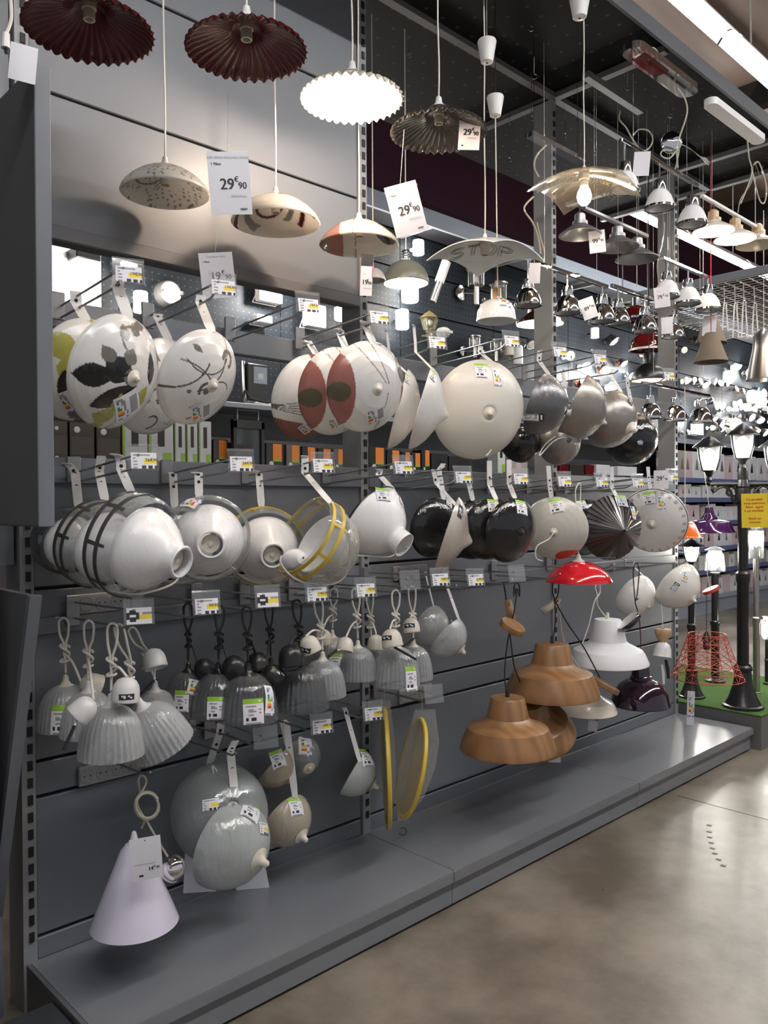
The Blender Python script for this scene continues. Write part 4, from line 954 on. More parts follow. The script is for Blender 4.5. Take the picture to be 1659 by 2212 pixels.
def bent_glass(name, label, c, side, Y, mat, rot, bendh, txt, txtmat, thick_=.004):
    """square sheet of glass draped into a shallow dome"""
    P = at(*c, Y); F = Matrix.Translation(P) @ Matrix.Rotation(radians(rot), 4, 'Z'); n = 18; h = side/2
    def bend(q): r2 = (q.x**2+q.y**2)/(2*h*h); return Vector((q.x, q.y, bendh*(1-r2**.9)+q.z))
    t = Thing(name, label, 'pendant lamp', P); m = MB(); vs = []
    for s in (0, -thick_):
        for i in range(n+1):
            for j in range(n+1): vs.append(F @ (bend(Vector((-h+side*i/n, -h+side*j/n, 0)))+Vector((0, 0, s))))
    N = (n+1)**2; fs = []
    for i in range(n):
        for j in range(n):
            a = i*(n+1)+j; q = (a, a+n+1, a+n+2, a+1); fs += [q, tuple(N+x for x in q[::-1])]
    for i in range(n):
        for a, b in ((i, i+1), (n*(n+1)+i+1, n*(n+1)+i), ((i+1)*(n+1), i*(n+1)), (i*(n+1)+n, (i+1)*(n+1)+n)): fs.append((a, b, N+b, N+a))
    m.add(vs, fs); t.part('glass_sheet', m, mat, angle=60)
    m = MB()
    for s, x, y, sz, ang in txt: put_bent(m, s, F, x, y, sz, ang, bend, txtmat)
    if txt: t.part('lettering', m, smooth=False)
    FF = F; pendant_parts(t, FF, bendh, .024, WHT, True, bendh-.004, .021); cord_up(t, P+Vector((0, 0, bendh+.03)), sway=.0015)
    return t, P, bendh
def put_bent(m, s, F, x, y, sz, ang, bend, mat, z=-.0052):
    v, f = text_geo(s); R_ = Matrix.Rotation(radians(ang), 2)
    P_ = []
    for p in v:
        q = R_ @ Vector((p[0]*sz, p[1]*sz)); k = bend(Vector((q.x+x, q.y+y, 0))); P_.append(F @ (k+Vector((0, 0, z))))
    m.add(P_, f, mat); return None
# the glass sheets are read from below, so their lettering is mirrored left to right
def mirrored(txt): return txt
STOPT = pbr('stop_outline', (.20, .23, .22), .5)
t, P, bh = bent_glass('glass_pendant', 'square frosted glass pendant reading STOP, draped at its corners', (1048, 562), .33, -.36, STOPG, 2, .075, [], STOPT)
def stop_letters(t, P, F, bendh, h):
    """hollow letters drawn along the glass underside"""
    m = MB()
    def bend(x, y): r2 = (x*x+y*y)/(2*h*h); return F @ Vector((x, y, bendh*(1-r2**.9)-.0052))
    L = {'S': [[(.9, .85), (.6, 1), (.2, .95), (.05, .75), (.25, .56), (.7, .46), (.9, .26), (.7, .05), (.3, 0), (.05, .16)]], 'T': [[(0, 1), (1, 1)], [(.5, 1), (.5, 0)]],
         'O': [[(.5+.45*cos(a*pi/8), .5+.5*sin(a*pi/8)) for a in range(17)]], 'P': [[(.1, 0), (.1, 1), (.6, 1), (.9, .85), (.9, .62), (.6, .48), (.1, .48)]]}
    for i, ch in enumerate('STOP'):
        for st in L[ch]:
            for off in (-.011, .011):
                pts = []
                for k, (a, b) in enumerate(st):
                    x0, y0 = (i-2)*.064+a*.05, b*.075; n0 = st[min(k+1, len(st)-1)]; n1 = st[max(k-1, 0)]; dx, dy = (n0[0]-n1[0])*.05, (n0[1]-n1[1])*.075; l = sqrt(dx*dx+dy*dy) or 1
                    x0 += -dy/l*off*.55; y0 += dx/l*off*.55
                    # letters run along the edge nearest the viewer
                    u = rt.xy.normalized(); v = -Vector((fw.x, fw.y)).normalized(); q = u*x0 + v*(-.10+y0)
                    pts.append(bend(q.x, q.y))
                m.tube(pts, .0012, 5)
    t.part('lettering', m, STOPT)
stop_letters(t, P, Matrix.Translation(P), bh, .165)
NYT = pbr('new_york_print', (.05, .05, .05), .5)
t, P, bh = bent_glass('glass_pendant', 'square clear glass pendant reading New York city, lit by a bare bulb', (1262, 418), .345, -.57, NYG, 8, .085, [], NYT)
m = MB(); h = .1725
def nyb(q): r2 = (q.x**2+q.y**2)/(2*h*h); return Vector((q.x, q.y, bh*(1-r2**.9)+.0015))
ang = math.degrees(math.atan2(rt.y, rt.x))
def put_under(m, s, x, y, sz, mt, z=-.0058, sk=0):
    vv, ff = text_geo(s); U = rt.xy.normalized(); V = -Vector((fw.x, fw.y)).normalized(); out = []
    for p in vv:
        q = U*(x+p[0]*sz) + V*(y+p[1]*sz*1.5+p[0]*sz*sk); k = nyb(Vector((q.x, q.y, 0))); out.append(P+Vector((q.x, q.y, k.z+z)))
    m.add(out, ff, mt)
for s, x, y, sz in (('new', .055, -.028, .045), ('york', .09, -.064, .054), ('city', .13, -.105, .05)): put_under(m, s, x, y, sz, NYT)
for i in range(15):
    x0 = -.18+i*.012; hh = .02+.045*((i*7) % 5)/5; pts = []
    U = rt.xy.normalized(); V = -Vector((fw.x, fw.y)).normalized()
    for xx, yy in ((x0-.005, -.06), (x0+.005, -.06), (x0+.005, -.06+hh), (x0-.005, -.06+hh)):
        q = U*xx+V*yy; pts.append(P+Vector((q.x, q.y, nyb(Vector((q.x, q.y, 0))).z-.0058)))
    m.add(pts, [(0, 1, 2, 3)], NYT)
t.part('lettering', m, smooth=False)
m = MB(); put_under(m, 'taxi', .10, -.045, .03, pbr('faded_yellow_print', (.42, .32, .06), .5))
t.part('yellow_print', m, smooth=False)
bp = Matrix.Translation(P); t.part('bulb', MB().lathe([(.0005, bh-.135), (.014, bh-.132), (.025, bh-.118), (.030, bh-.098), (.026, bh-.078), (.015, bh-.058), (.013, bh-.05)], bp, 20), emis('clear_lit_bulb', (1, .72, .45), 25))
lamp(P+Vector((0, 0, bh-.10)), 4)
# cup-shaped ceiling roses of pendants, high up under the canopy
def rose_cup(label, c, Y, R_px, z_top=None, below=None):
    P = at(*c, Y); R = R_px*m_per_px(P); t = Thing('ceiling_cup', label, 'ceiling cup', P)
    t.part('cup', MB().lathe([(.12*R, -1.15*R), (.5*R, -1.13*R), (.62*R, -1.05*R), (.98*R, 1.0*R), (.92*R, 1.15*R), (.05*R, 1.18*R)], Matrix.Translation(P), 32), WHT)
    t.part('hanger', MB().tube([P+Vector((0, 0, R)), Vector((P.x, P.y, ZC))], .002, 5), CHROME)
    if below: t.part('cord', MB().tube([P-Vector((0, 0, R*1.1)), below], .0026, 6), CORDW)
    return t
rose_cup('white plastic ceiling cup at the very top above the lit glass sheet', (1252, 12), -.57, 24)
rose_cup('white plastic ceiling cup above the STOP glass, upper of two', (1052, 112), -.36, 21)
rose_cup('white plastic ceiling cup above the STOP glass, lower of two', (1070, 230), -.30, 19, below=at(1075, 620, -.30))

def turned(name, label, P, prof, R, mat, parts=(), cat='pendant lamp', F=None, cord=None, cordto=None, seg=48, th=.004, sway=0, group=None):
    F = F or Matrix.Translation(P); t = Thing(name, label, cat, P, group)
    t.part('shade', MB().lathe(thick([(r*R, z*R) for r, z in prof], th), F, seg), mat, angle=40)
    for nm, pf, mt in parts: t.part(nm, MB().lathe([(r*R, z*R) for r, z in pf], F, 32), mt)
    if cord is not None:
        top = F @ Vector((0, 0, prof[-1][1]*R)); cord_up(t, top, cord, .0026, sway, cordto or ZC)
    return t
PDOM2 = [(1, 0), (1.0, .06), (.95, .3), (.82, .58), (.6, .8), (.36, .93), (.2, .97)]
P = at(877, 612, .1); R = 50*m_per_px(P)
t = turned('dome_pendant', 'grey-green metal dome pendant lit inside with chrome spiral top', P, PDOM2, R, pbr('grey_green_metal', (.16, .17, .14), .35), cord=CORDW)
for k in range(4): t.part('chrome_coil', MB().lathe([(.16*R, (1.0+.11*k)*R), (.2*R, (1.03+.11*k)*R), (.16*R, (1.08+.11*k)*R)], Matrix.Translation(P), 20), CHROME)
t.part('inner_reflector', MB().lathe([(.985*R, .01*R), (.94*R, .28*R), (.8*R, .55*R), (.3*R, .85*R)], Matrix.Translation(P), 32), WHT)
t.part('bulb', MB().lathe([(.001, .02*R), (.3*R, .08*R), (.4*R, .3*R), (.3*R, .55*R), (.15*R, .75*R)], Matrix.Translation(P), 20), BULBC); lamp(P+Vector((0, 0, .02)), 9, (1, .95, .85))
P = at(806, 606, .12); turned('dome_pendant', 'grey metal dome pendant just right of the middle upright, unlit', P, PDOM2, 27*m_per_px(P), pbr('pale_grey_metal', (.42, .41, .40), .35), cord=CORDW)
P = at(1072, 694, -.30); R = 43*m_per_px(P)
t = turned('metal_pendant', 'small glossy white dome pendant with wooden neck and hanging labels', P, [(1, 0), (.99, .12), (.94, .5), (.8, .82), (.5, 1.02), (.26, 1.08)], R, WGL, [('wood_neck', [(.26, 1.06), (.25, 1.6), (.18, 1.68), (.0, 1.7)], OAKL), ('inner', [(.97, .02), (.9, .5), (.7, .85), (.2, 1.0)], BLKP)])
t.part('cord_grip', MB().lathe([(.08*R, 1.68*R), (.05*R, 2.0*R), (.0, 2.05*R)], Matrix.Translation(P), 16), WHT)
b2 = MB().lathe([(R, 0), (.94*R, .5*R), (.8*R, .82*R), (.5*R, 1.02*R), (.26*R, 1.08*R), (.25*R, 1.6*R)], Matrix.Translation(P), 48); tr = BVHTree.FromPolygons(b2.v, b2.f)
sticker(t, tr, 'energy', 1088, 648, .05, .075, 12)
P = at(1166, 700, .25); R = 52*m_per_px(P)
t = turned('metal_pendant', 'copper pendant lit inside, partly behind the upright under the canopy', P, [(1, 0), (.98, .1), (.62, .34), (.5, .45), (.48, 1.1), (.2, 1.2)], R, COPPER, [('diffuser', [(.96, .01), (.0, .012)], LITW)], cord=CORDW)

# ---- spotlight bars
PSP = [(1, .10), (.95, .35), (.82, .75), (.62, 1.08), (.42, 1.25)]
def spot_bar(label, p0, p1, Y, bells, R_px, mat, rimm=CHROME, cords=(), barm=CHROME, card=None, kind='bell', lit=False, group=None):
    A = at(*p0, Y); B = at(*p1, Y); zb = (A.z+B.z)/2; t = Thing('spotlight_bar', label, 'ceiling light', ((A.x+B.x)/2, Y, zb), group)
    t.part('bar', MB().rbox((A.x, Y-.011, zb-.009), (B.x, Y+.011, zb+.009), .003), barm)
    for i, c in enumerate(bells):
        X = atZ(*c, 0).x; P = at(*c, Y); R = R_px*m_per_px(P); P = Vector((P.x, Y, P.z)); F = Matrix.Translation(P)
        if kind == 'bell':
            o = t.part('bell', MB().lathe(thick([(r*R, z*R) for r, z in PSP], .003), F, 40), mat)
            t.part('rim', MB().lathe([(1.0*R, -.06*R), (1.04*R, -.04*R), (1.03*R, .1*R), (.99*R, .12*R), (.97*R, -.04*R), (1.0*R, -.06*R)], F, 40), rimm, under=o)
            t.part('neck', MB().lathe([(.44*R, 1.22*R), (.46*R, 1.3*R), (.36*R, 1.95*R), (.0, 1.97*R)], F, 24), CHROME, under=o)
            t.part('inner_bulb', MB().lathe([(.9*R, .0), (.6*R, .15*R), (.0, .2*R)], F, 24), PEWTER, under=o)
            top = 1.95*R
        else:
            o = t.part('cone', MB().lathe(thick([(1*R, 0), (.98*R, .04*R), (.66*R, .26*R), (.4*R, .42*R), (.34*R, .5*R)], .003), F, 40), mat)
            t.part('neck', MB().lathe([(.36*R, .44*R), (.36*R, .62*R), (.26*R, .66*R), (.25*R, .95*R), (.14*R, 1.05*R), (.0, 1.06*R)], F, 20), rimm, under=o)
            if lit:
                t.part('bulb', MB().lathe([(.001, -.3*R), (.14*R, -.26*R), (.2*R, -.1*R), (.14*R, .1*R), (.1*R, .3*R)], F, 16), BULBM if lit == 1 or i < 2 else IVO, under=o)
                if lit == 1 or i < 2: lamp(P+Vector((0, 0, -.01)), 3)
            top = 1.05*R
        t.part('stem', MB().tube([P+Vector((0, 0, top)), Vector((P.x, Y, zb))], .005, 8), CHROME)
    for c in cords: t.part('cord', MB().tube(smooth_path([at(x, y, Y+.01) for x, y in c]), .003, 6), CORDC)
    for f in (.15, .85): t.part('thread', MB().tube([A.lerp(B, f), Vector((A.lerp(B, f).x, Y, ZC))], .0011, 5), THREAD)
    return t
spot_bar('chrome bar with three chrome bell spots, two tiny lit lamps on its top', (1150, 566), (1311, 619), -.26, [(1141, 660), (1226, 676), (1301, 694)], 29, CHROME, cords=[[(1172, 575), (1176, 545), (1168, 515), (1160, 480)]])
spot_bar('chrome bar with chrome bell spots right of the first chrome bar, red dome behind', (1321, 618), (1411, 646), -.26, [(1335, 698), (1393, 714)], 26, CHROME)
spot_bar('short chrome bar with one chrome bell spot before the last upright', (1438, 662), (1470, 668), -.26, [(1454, 728)], 24, CHROME)
spot_bar('chrome bar with three white bell spots, price card on the first', (1430, 558), (1533, 600), -.30, [(1440, 641), (1486, 656), (1529, 670)], 27, WGL, cords=[[(1460, 568), (1452, 530), (1458, 480)], [(1424, 615), (1420, 570), (1432, 520), (1436, 480)]])
spot_bar('chrome bar with three white bell spots hanging higher, behind the lit clear glass', (1340, 303), (1506, 400), -.40, [(1350, 412), (1425, 450), (1495, 485)], 31, WGL, cords=[[(1432, 462), (1434, 500), (1426, 545)]])
spot_bar('grey bar with three pewter cone spots below the lit clear glass', (1262, 452), (1398, 508), -.26, [(1253, 508), (1334, 535), (1376, 560)], 46, PEWTER, PEWTER, barm=PEWTER, kind='cone')
spot_bar('white bar with cream cone spots, two lit, at the upper right', (1516, 436), (1650, 488), -.40, [(1541, 500), (1588, 517), (1636, 530)], 44, CREAM, OAKL, barm=WHT, kind='cone', lit=2, cords=[[(1594, 460), (1600, 430), (1622, 395), (1630, 350), (1642, 380), (1652, 340)]])
spot_bar('chrome bar with three chrome bell spots, lowest bar near the last upright', (1388, 834), (1532, 849), -.18, [(1405, 903), (1460, 908), (1514, 912)], 25, CHROME)
for c, Y in (((1182, 579), -.26), ((1243, 598), -.26)):
    P = at(*c, Y); t = Thing('mini_lamp', 'tiny lit lamp on top of the first chrome bar, ' + ('by the upright' if c[0] < 1200 else 'between two bells'), 'lamp', P)
    t.part('body', MB().lathe([(.022, 0), (.02, .008), (.004, .012)], Matrix.Translation(P+Vector((0, 0, .004))), 20), CHROME); t.part('bulb', MB().lathe([(.016, 0), (.0, -.006)], Matrix.Translation(P+Vector((0, 0, .003))), 16), BULBM); lamp(P+Vector((0, -.03, -.01)), .8)
# ---- long fixtures hung on threads and tangled cords
def long_fixture(label, p0, p1, Y, w_, h, mat, prof='box', cords=(), hooks=True, inner=None, name='linear_ceiling_light'):
    A = at(*p0, Y); B = at(*p1, Y); z = (A.z+B.z)/2; t = Thing(name, label, 'ceiling light', ((A.x+B.x)/2, Y, z)); n = 20; pl = []
    L = abs(B.x-A.x)
    for i in range(2*n):
        a = pi/2+pi*(i % n)/(n-1) if i < n else -pi/2+pi*(i % n)/(n-1)
        e = w_ if prof == 'round' else .012
        pl.append(((-L/2+e if i < n else L/2-e)+e*cos(a), w_*sin(a) if prof == 'round' else (w_ if sin(a) > 0 else -w_) if abs(sin(a)) > .3 else w_*sin(a)/.3))
    t.part('body', MB().prism(pl, h, Matrix.Translation(((A.x+B.x)/2, Y, z)), None), mat, angle=30)
    if inner: t.part('diffuser', MB().rbox((A.x+L*.14, Y-w_*.7, z-.004), (A.x+L*.5, Y+w_*.7, z), .002), inner)
    for c in cords: t.part('cord', MB().tube(smooth_path([at(x, y, Y-.02) for x, y in c]), .0042, 6), CORDC)
    for f in (.08, .92): q = A.lerp(B, f); t.part('hook_wire', MB().tube([(q.x, Y, z+h), (q.x, Y, ZC)], .0013, 5), CHROME)
    return t
long_fixture('narrow grey metal strip light hanging below the canopy corner', (1264, 158), (1384, 256), -.33, .018, .03, PEWTER, cords=[[(1340, 240), (1338, 258), (1352, 275), (1366, 300), (1385, 325), (1402, 320), (1410, 300), (1400, 282), (1380, 280), (1368, 292)]])
long_fixture('chrome and dark red oval ceiling fitting tilted under the canopy', (1358, 112), (1494, 202), -.60, .05, .03, CHROME, 'round', cords=[[(1464, 190), (1480, 215), (1484, 245), (1470, 290), (1462, 318), (1464, 362)], [(1370, 125), (1392, 112), (1412, 104), (1424, 124), (1400, 128)]], inner=DRED)
long_fixture('white oval batten light with rounded ends below the canopy edge', (1530, 240), (1643, 298), -.58, .035, .035, WHT, 'round', cords=[[(1614, 298), (1618, 340), (1624, 375), (1600, 440)], [(1574, 210), (1592, 206), (1606, 205), (1606, 232)], [(1624, 365), (1640, 430), (1652, 436), (1655, 400), (1640, 352), (1628, 356)]])
long_fixture('slim chrome bar light left of the lit clear glass', (1144, 296), (1256, 352), -.26, .022, .02, CHROME, cords=[[(1180, 314), (1160, 335), (1154, 360), (1164, 382)], [(1152, 425), (1132, 450), (1150, 480), (1162, 510), (1168, 548)]])
t = Thing('spot_fitting', 'round chrome fitting with curved blade and trailing cord near the canopy corner', 'ceiling light', at(1452, 305, -.35))
P = at(1450, 308, -.35); F = frame(P, (-.6, -.75, -.1)); R = .055
t.part('disc', MB().lathe([(R, 0), (R*.98, .012), (R*.7, .022), (.0, .026), ], F, 32), CHROME); t.part('base', MB().lathe([(R*1.02, -.008), (R*1.02, 0), (.0, .002)], F, 32), CHROME)
m = MB(); c = [at(1462, 302, -.36), at(1485, 312, -.38), at(1508, 330, -.40), at(1530, 352, -.42)]; m.ribbon(smooth_path(c), .035, (0, .2, 1), .006); t.part('blade', m, CHROME)
t.part('cord', MB().tube(smooth_path([at(x, y, -.38) for x, y in ((1450, 325), (1432, 325), (1428, 336), (1446, 342), (1466, 322), (1462, 350), (1458, 368))]), .0042, 6), CORDC); cord_up(t, P, CHROME, .0012)
# small S hooks clipped in the canopy
for i, c in enumerate([(884, 118), (984, 20), (1147, 62), (1154, 165), (1101, 345), (1148, 255), (1221, 292), (1285, 330), (1356, 190), (1448, 250), (1577, 340), (1650, 318)]):
    P = at(*c, (.15, -.1, -.3, -.3, .2, -.1, .05, .05, -.4, -.35, -.2, -.3)[i]); t = tag(mesh_obj('ceiling_hook', MB().tube(smooth_path([Vector((P.x, P.y, ZC))]+[P+Vector((0, 0, .05))]+[P+rt*(.012*cos(a))+Vector((0, 0, .012*sin(a))) for a in (1.6, .6, -.6, -1.7, -2.8)], 4), .0016, 5), CHROME, P), 'small wire hook hanging empty from the dark perforated canopy', 'hook', 'empty canopy hooks')

# ---- red, violet, orange and wooden pendants in front of the wall
P = at(1250, 1256, -.36); R = 71*m_per_px(P)
t = turned('dome_pendant', 'glossy red enamel dome pendant below the second shade row', P, [(1, 0), (1.0, .03), (.86, .26), (.66, .44), (.42, .56), (.2, .61), (.16, .62)], R, RED)
t.part('cap', MB().lathe([(r*.2*R, .61*R+z*.22*R) for r, z in PCAP], Matrix.Translation(P), 24), IVO)
t.part('cord', MB().tube(smooth_path([P+Vector((0, 0, .8*R)), at(1247, 1130, -.36), at(1246, 1105, -.36), at(1243, 1060, -.36), at(1254, 1045, -.36), at(1252, 1098, -.36), at(1246, 1108, -.36)]), .0028, 6), CORDW)
P = at(1249, 1097, -.38); t.part('cord_clip', MB().sphere(P, .02, 16, None, frame(P, fw) @ Matrix.Diagonal((1, 1.6, .5, 1))), WHT)
P = at(1532, 1150, -.14); R = 52*m_per_px(P)
PFACT = [(1, 0), (1.02, .01), (.94, .14), (.86, .42), (.8, .46), (.34, .54), (.32, .6), (.22, .74), (.16, .92), (.17, .96), (.13, 1.06), (.02, 1.08)]
t = turned('factory_pendant', 'violet enamel factory pendant with stepped neck before the far shelves', P, PFACT, R, VIO)
t.part('cord', MB().tube([P+Vector((0, 0, R)), at(1519, 1004, -.14)], .0026, 6), CORDW)
c = at(1520, 992, -.14); t.part('ceiling_cup', MB().lathe([(.003, -.03), (.02, -.026), (.03, -.008), (.032, .012), (.03, .016), (.0, .018)], Matrix.Translation(c), 24), WHT); cord_up(t, c, THREAD, .0012, name='thread')
P = at(1480, 1161, -.335); turned('metal_pendant', 'orange enamel pendant left of the violet one, half behind the numbered dish', P, [(1.0, 0), (1.02, .02), (.94, .06), (.6, .78), (.5, .9), (.3, .94), (.1, .95)], 36*m_per_px(P), ORG, [('white_inside', [(.97, .01), (.56, .74), (.2, .84)], WGL)], cord=CORDW, cordto=2.1)

PWOOD = [(1, 0), (1.0, .05), (.955, .2), (.84, .46), (.8, .49), (.62, .55), (.50, .61), (.44, .68), (.36, 1.06), (.34, 1.09), (.05, 1.10)]
def big_pendant(label, rim, rpx, Y, mat, cordm, loop=None, prof=PWOOD, name='wooden_pendant', tiltv=(0, 0, 1), up_px=None, rose=None, roses=None, cords=()):
    P = at(*rim, Y); R = rpx*m_per_px(P); F = frame(P, tiltv); t = Thing(name, label, 'pendant lamp', P)
    t.part('shade', MB().lathe(thick([(r*R, z*R) for r, z in prof], .006), F, 72), mat, angle=25)
    top = F @ Vector((0, 0, prof[-1][1]*R))
    t.part('cord_grip', MB().lathe([(.009, 0), (.007, .035), (.0, .036)], frame(top-Vector((0, 0, .004)), tiltv), 16), cordm)
    if up_px: t.part('cord', MB().tube(smooth_path([top]+[at(x, y, Y) for x, y in up_px]), .0032, 6), cordm)
    for c in cords: t.part('cord', MB().tube(smooth_path([at(x, y, Y-.03) for x, y in c]), .0032, 6), cordm)
    if rose:
        c, rr, axd = rose; q = at(*c, Y-.04); rr *= m_per_px(q); Fq = frame(q, axd)
        o = t.part('ceiling_rose', MB().lathe([(rr*.97, -.012), (rr, -.009), (rr, .009), (rr*.97, .012), (.0, .012)], Fq, 40), mat); t.part('rose_plate', MB().lathe([(rr*.96, -.0122), (rr*.5, -.006), (.0, -.005)], Fq, 32), BLKP if cordm is CORDB else WHT, under=o)
    return t
def knotted(t_px, Y):  # loop over a rod with a knot
    x, y0, y1 = t_px; return [(x-1, y1), (x-3, y1-18), (x-6, y0+30), (x-5, y0+8), (x, y0), (x+6, y0+8), (x+6, y0+30), (x+2, y1-18), (x-2, y1-8), (x+5, y1-12)]
big_pendant('wooden pendant with flared rim, upper one, held by a black knotted cord', (1193, 1500), 101, -.30, OAK, CORDB, up_px=[(1199, 1350)]+knotted((1200, 1250, 1310), 0), rose=((1304, 1479), 36, (.35, -.35, .88)), cords=[[(1200, 1300), (1225, 1345), (1262, 1400), (1296, 1464)]])
big_pendant('wooden pendant with flared rim, lowest and frontmost of the three', (1097, 1618), 103, -.36, OAK, CORDB, up_px=[(1090, 1460), (1096, 1390), (1106, 1345)]+knotted((1116, 1258, 1290), 0), rose=((1107, 1354), 28, (.1, -.5, .86)))
big_pendant('darker wooden pendant tilted behind the lowest wooden one', (1160, 1590), 84, -.25, OAK, CORDB, tiltv=(-.42, -.12, .9), up_px=[(1114, 1450), (1104, 1390), (1094, 1300), (1088, 1258)], rose=((1102, 1320), 25, (.5, -.8, .2)))
PMETAL = [(1, 0), (1.0, .03), (.90, .26), (.84, .34), (.52, .50), (.46, .56), (.34, 1.06), (.32, 1.1), (.04, 1.11)]
big_pendant('matt white metal factory pendant beside the wooden pendants', (1313, 1432), 86, -.22, WMETM, CORDW, prof=PMETAL, name='factory_pendant', up_px=[(1292, 1310), (1290, 1285), (1286, 1268), (1294, 1258), (1296, 1280), (1284, 1300), (1272, 1350), (1256, 1395)])
big_pendant('cream metal pendant glimpsed behind the wooden rose, price tag hanging from it', (1266, 1536), 66, -.2, CREAM, CORDW, prof=PMETAL, name='factory_pendant', up_px=[(1220, 1390), (1208, 1310), (1206, 1255)], rose=((1190, 1307), 25, (.35, -.5, -.75)))
PDK = [(1, 0), (1.01, .03), (.97, .18), (.9, .42), (.72, .7), (.5, .84), (.36, .88), (.36, .98), (.31, 1.0), (.28, 1.3), (.25, 1.33), (.03, 1.34)]
big_pendant('glossy dark aubergine dome pendant hanging by a dark cord', (1384, 1522), 63, -.30, AUB, pbr('aubergine_cord', (.03, .01, .02), .6), prof=PDK, name='dome_pendant', up_px=[(1384, 1380), (1380, 1330)]+knotted((1374, 1217, 1305), 0), rose=((1360, 1343), 28, (.45, -.5, -.7)))
# mini pendant with wooden bead
P = at(1430, 1418, -.30); F = frame(P, (.18, 0, 1)); R = 19*m_per_px(P); t = Thing('mini_pendant', 'small white bell holder with a pale wooden bead, labels dangling', 'pendant lamp', P)
t.part('bell', MB().lathe(thick([(1.05*R, 0), (R, .1*R), (.93*R, .9*R), (.7*R, 1.4*R), (.3*R, 1.7*R), (.2*R, 1.85*R)], .003), F, 32), WHT)
q = at(1432, 1370, -.30); t.part('wooden_bead', MB().lathe([(.001, -.9*R), (.4*R, -.85*R), (.8*R, -.2*R), (.95*R, .35*R), (.9*R, .6*R), (.2*R, .65*R)], Matrix.Translation(q), 32), OAKL)
t.part('cord', MB().tube(smooth_path([q, at(1431, 1340, -.3), at(1428, 1305, -.3)]), .003, 6), CORDW)
m = MB().ribbon([at(1438, 1425, -.30), at(1442, 1445, -.30), at(1444, 1466, -.30)], .02, rt, .001); t.part('dark_tag', m, INK)
m = MB().ribbon([at(1430, 1436, -.32), at(1433, 1455, -.32), at(1434, 1478, -.32)], .014, rt, .001); t.part('white_tag', m, CARD)
# lilac cone pendant
P = at(291, 1992, -.27); R = 93*m_per_px(P)
t = Thing('cone_pendant', 'pale lilac plastic cone pendant on a clear cord at lower left', 'pendant lamp', P); F = Matrix.Translation(P)
t.part('cone', MB().lathe(thick([(R, 0), (.99*R, .02*R), (.30*R, 1.72*R), (.2*R, 1.82*R), (.05*R, 1.84*R)], .003), F, 72), LILAC)
t.part('cap', MB().lathe([(.09*R, 1.82*R), (.1*R, 1.9*R), (.05*R, 2.1*R), (.0, 2.14*R)], F, 16), WHT)
ca = at(306, 1790, -.27); kn = at(318, 1742, -.27)
t.part('cord', MB().tube(smooth_path([ca, at(312, 1770, -.27), at(300, 1748, -.27), at(296, 1728, -.28), at(308, 1708, -.28), at(316, 1690, -.27), at(312, 1678, -.27), at(304, 1676, -.26), at(299, 1688, -.26), at(303, 1712, -.26)]), .0034, 6), CORDC)
t.part('cord_coil', MB().tube(smooth_path([at(318+26*cos(a)*(1-.08*(a > 6)), 1740-30*sin(a)*(1-.1*(a > 6)), -.275-.002*a) for a in [.5+i*.5 for i in range(26)]], 3), .0036, 6), CORDC)
t.part('cord_tail', MB().tube(smooth_path([at(314, 1768, -.28), at(335, 1805, -.29), at(362, 1850, -.3)]), .0032, 6), CORDC)
b_ = at(374, 1874, -.30); rb = 27*m_per_px(b_); Fb = frame(b_, (.35, -.5, .75))
t.part('chrome_cup', MB().lathe([(rb*sin(a*pi/20)+1e-4, -rb*cos(a*pi/20)) for a in range(7, 21)], Fb, 32), CHROME); t.part('cup_base', MB().lathe([(rb*.9, -.5*rb), (rb*.95, -.66*rb), (rb*.6, -.8*rb), (.0, -.8*rb)], Fb, 24), LILAC)
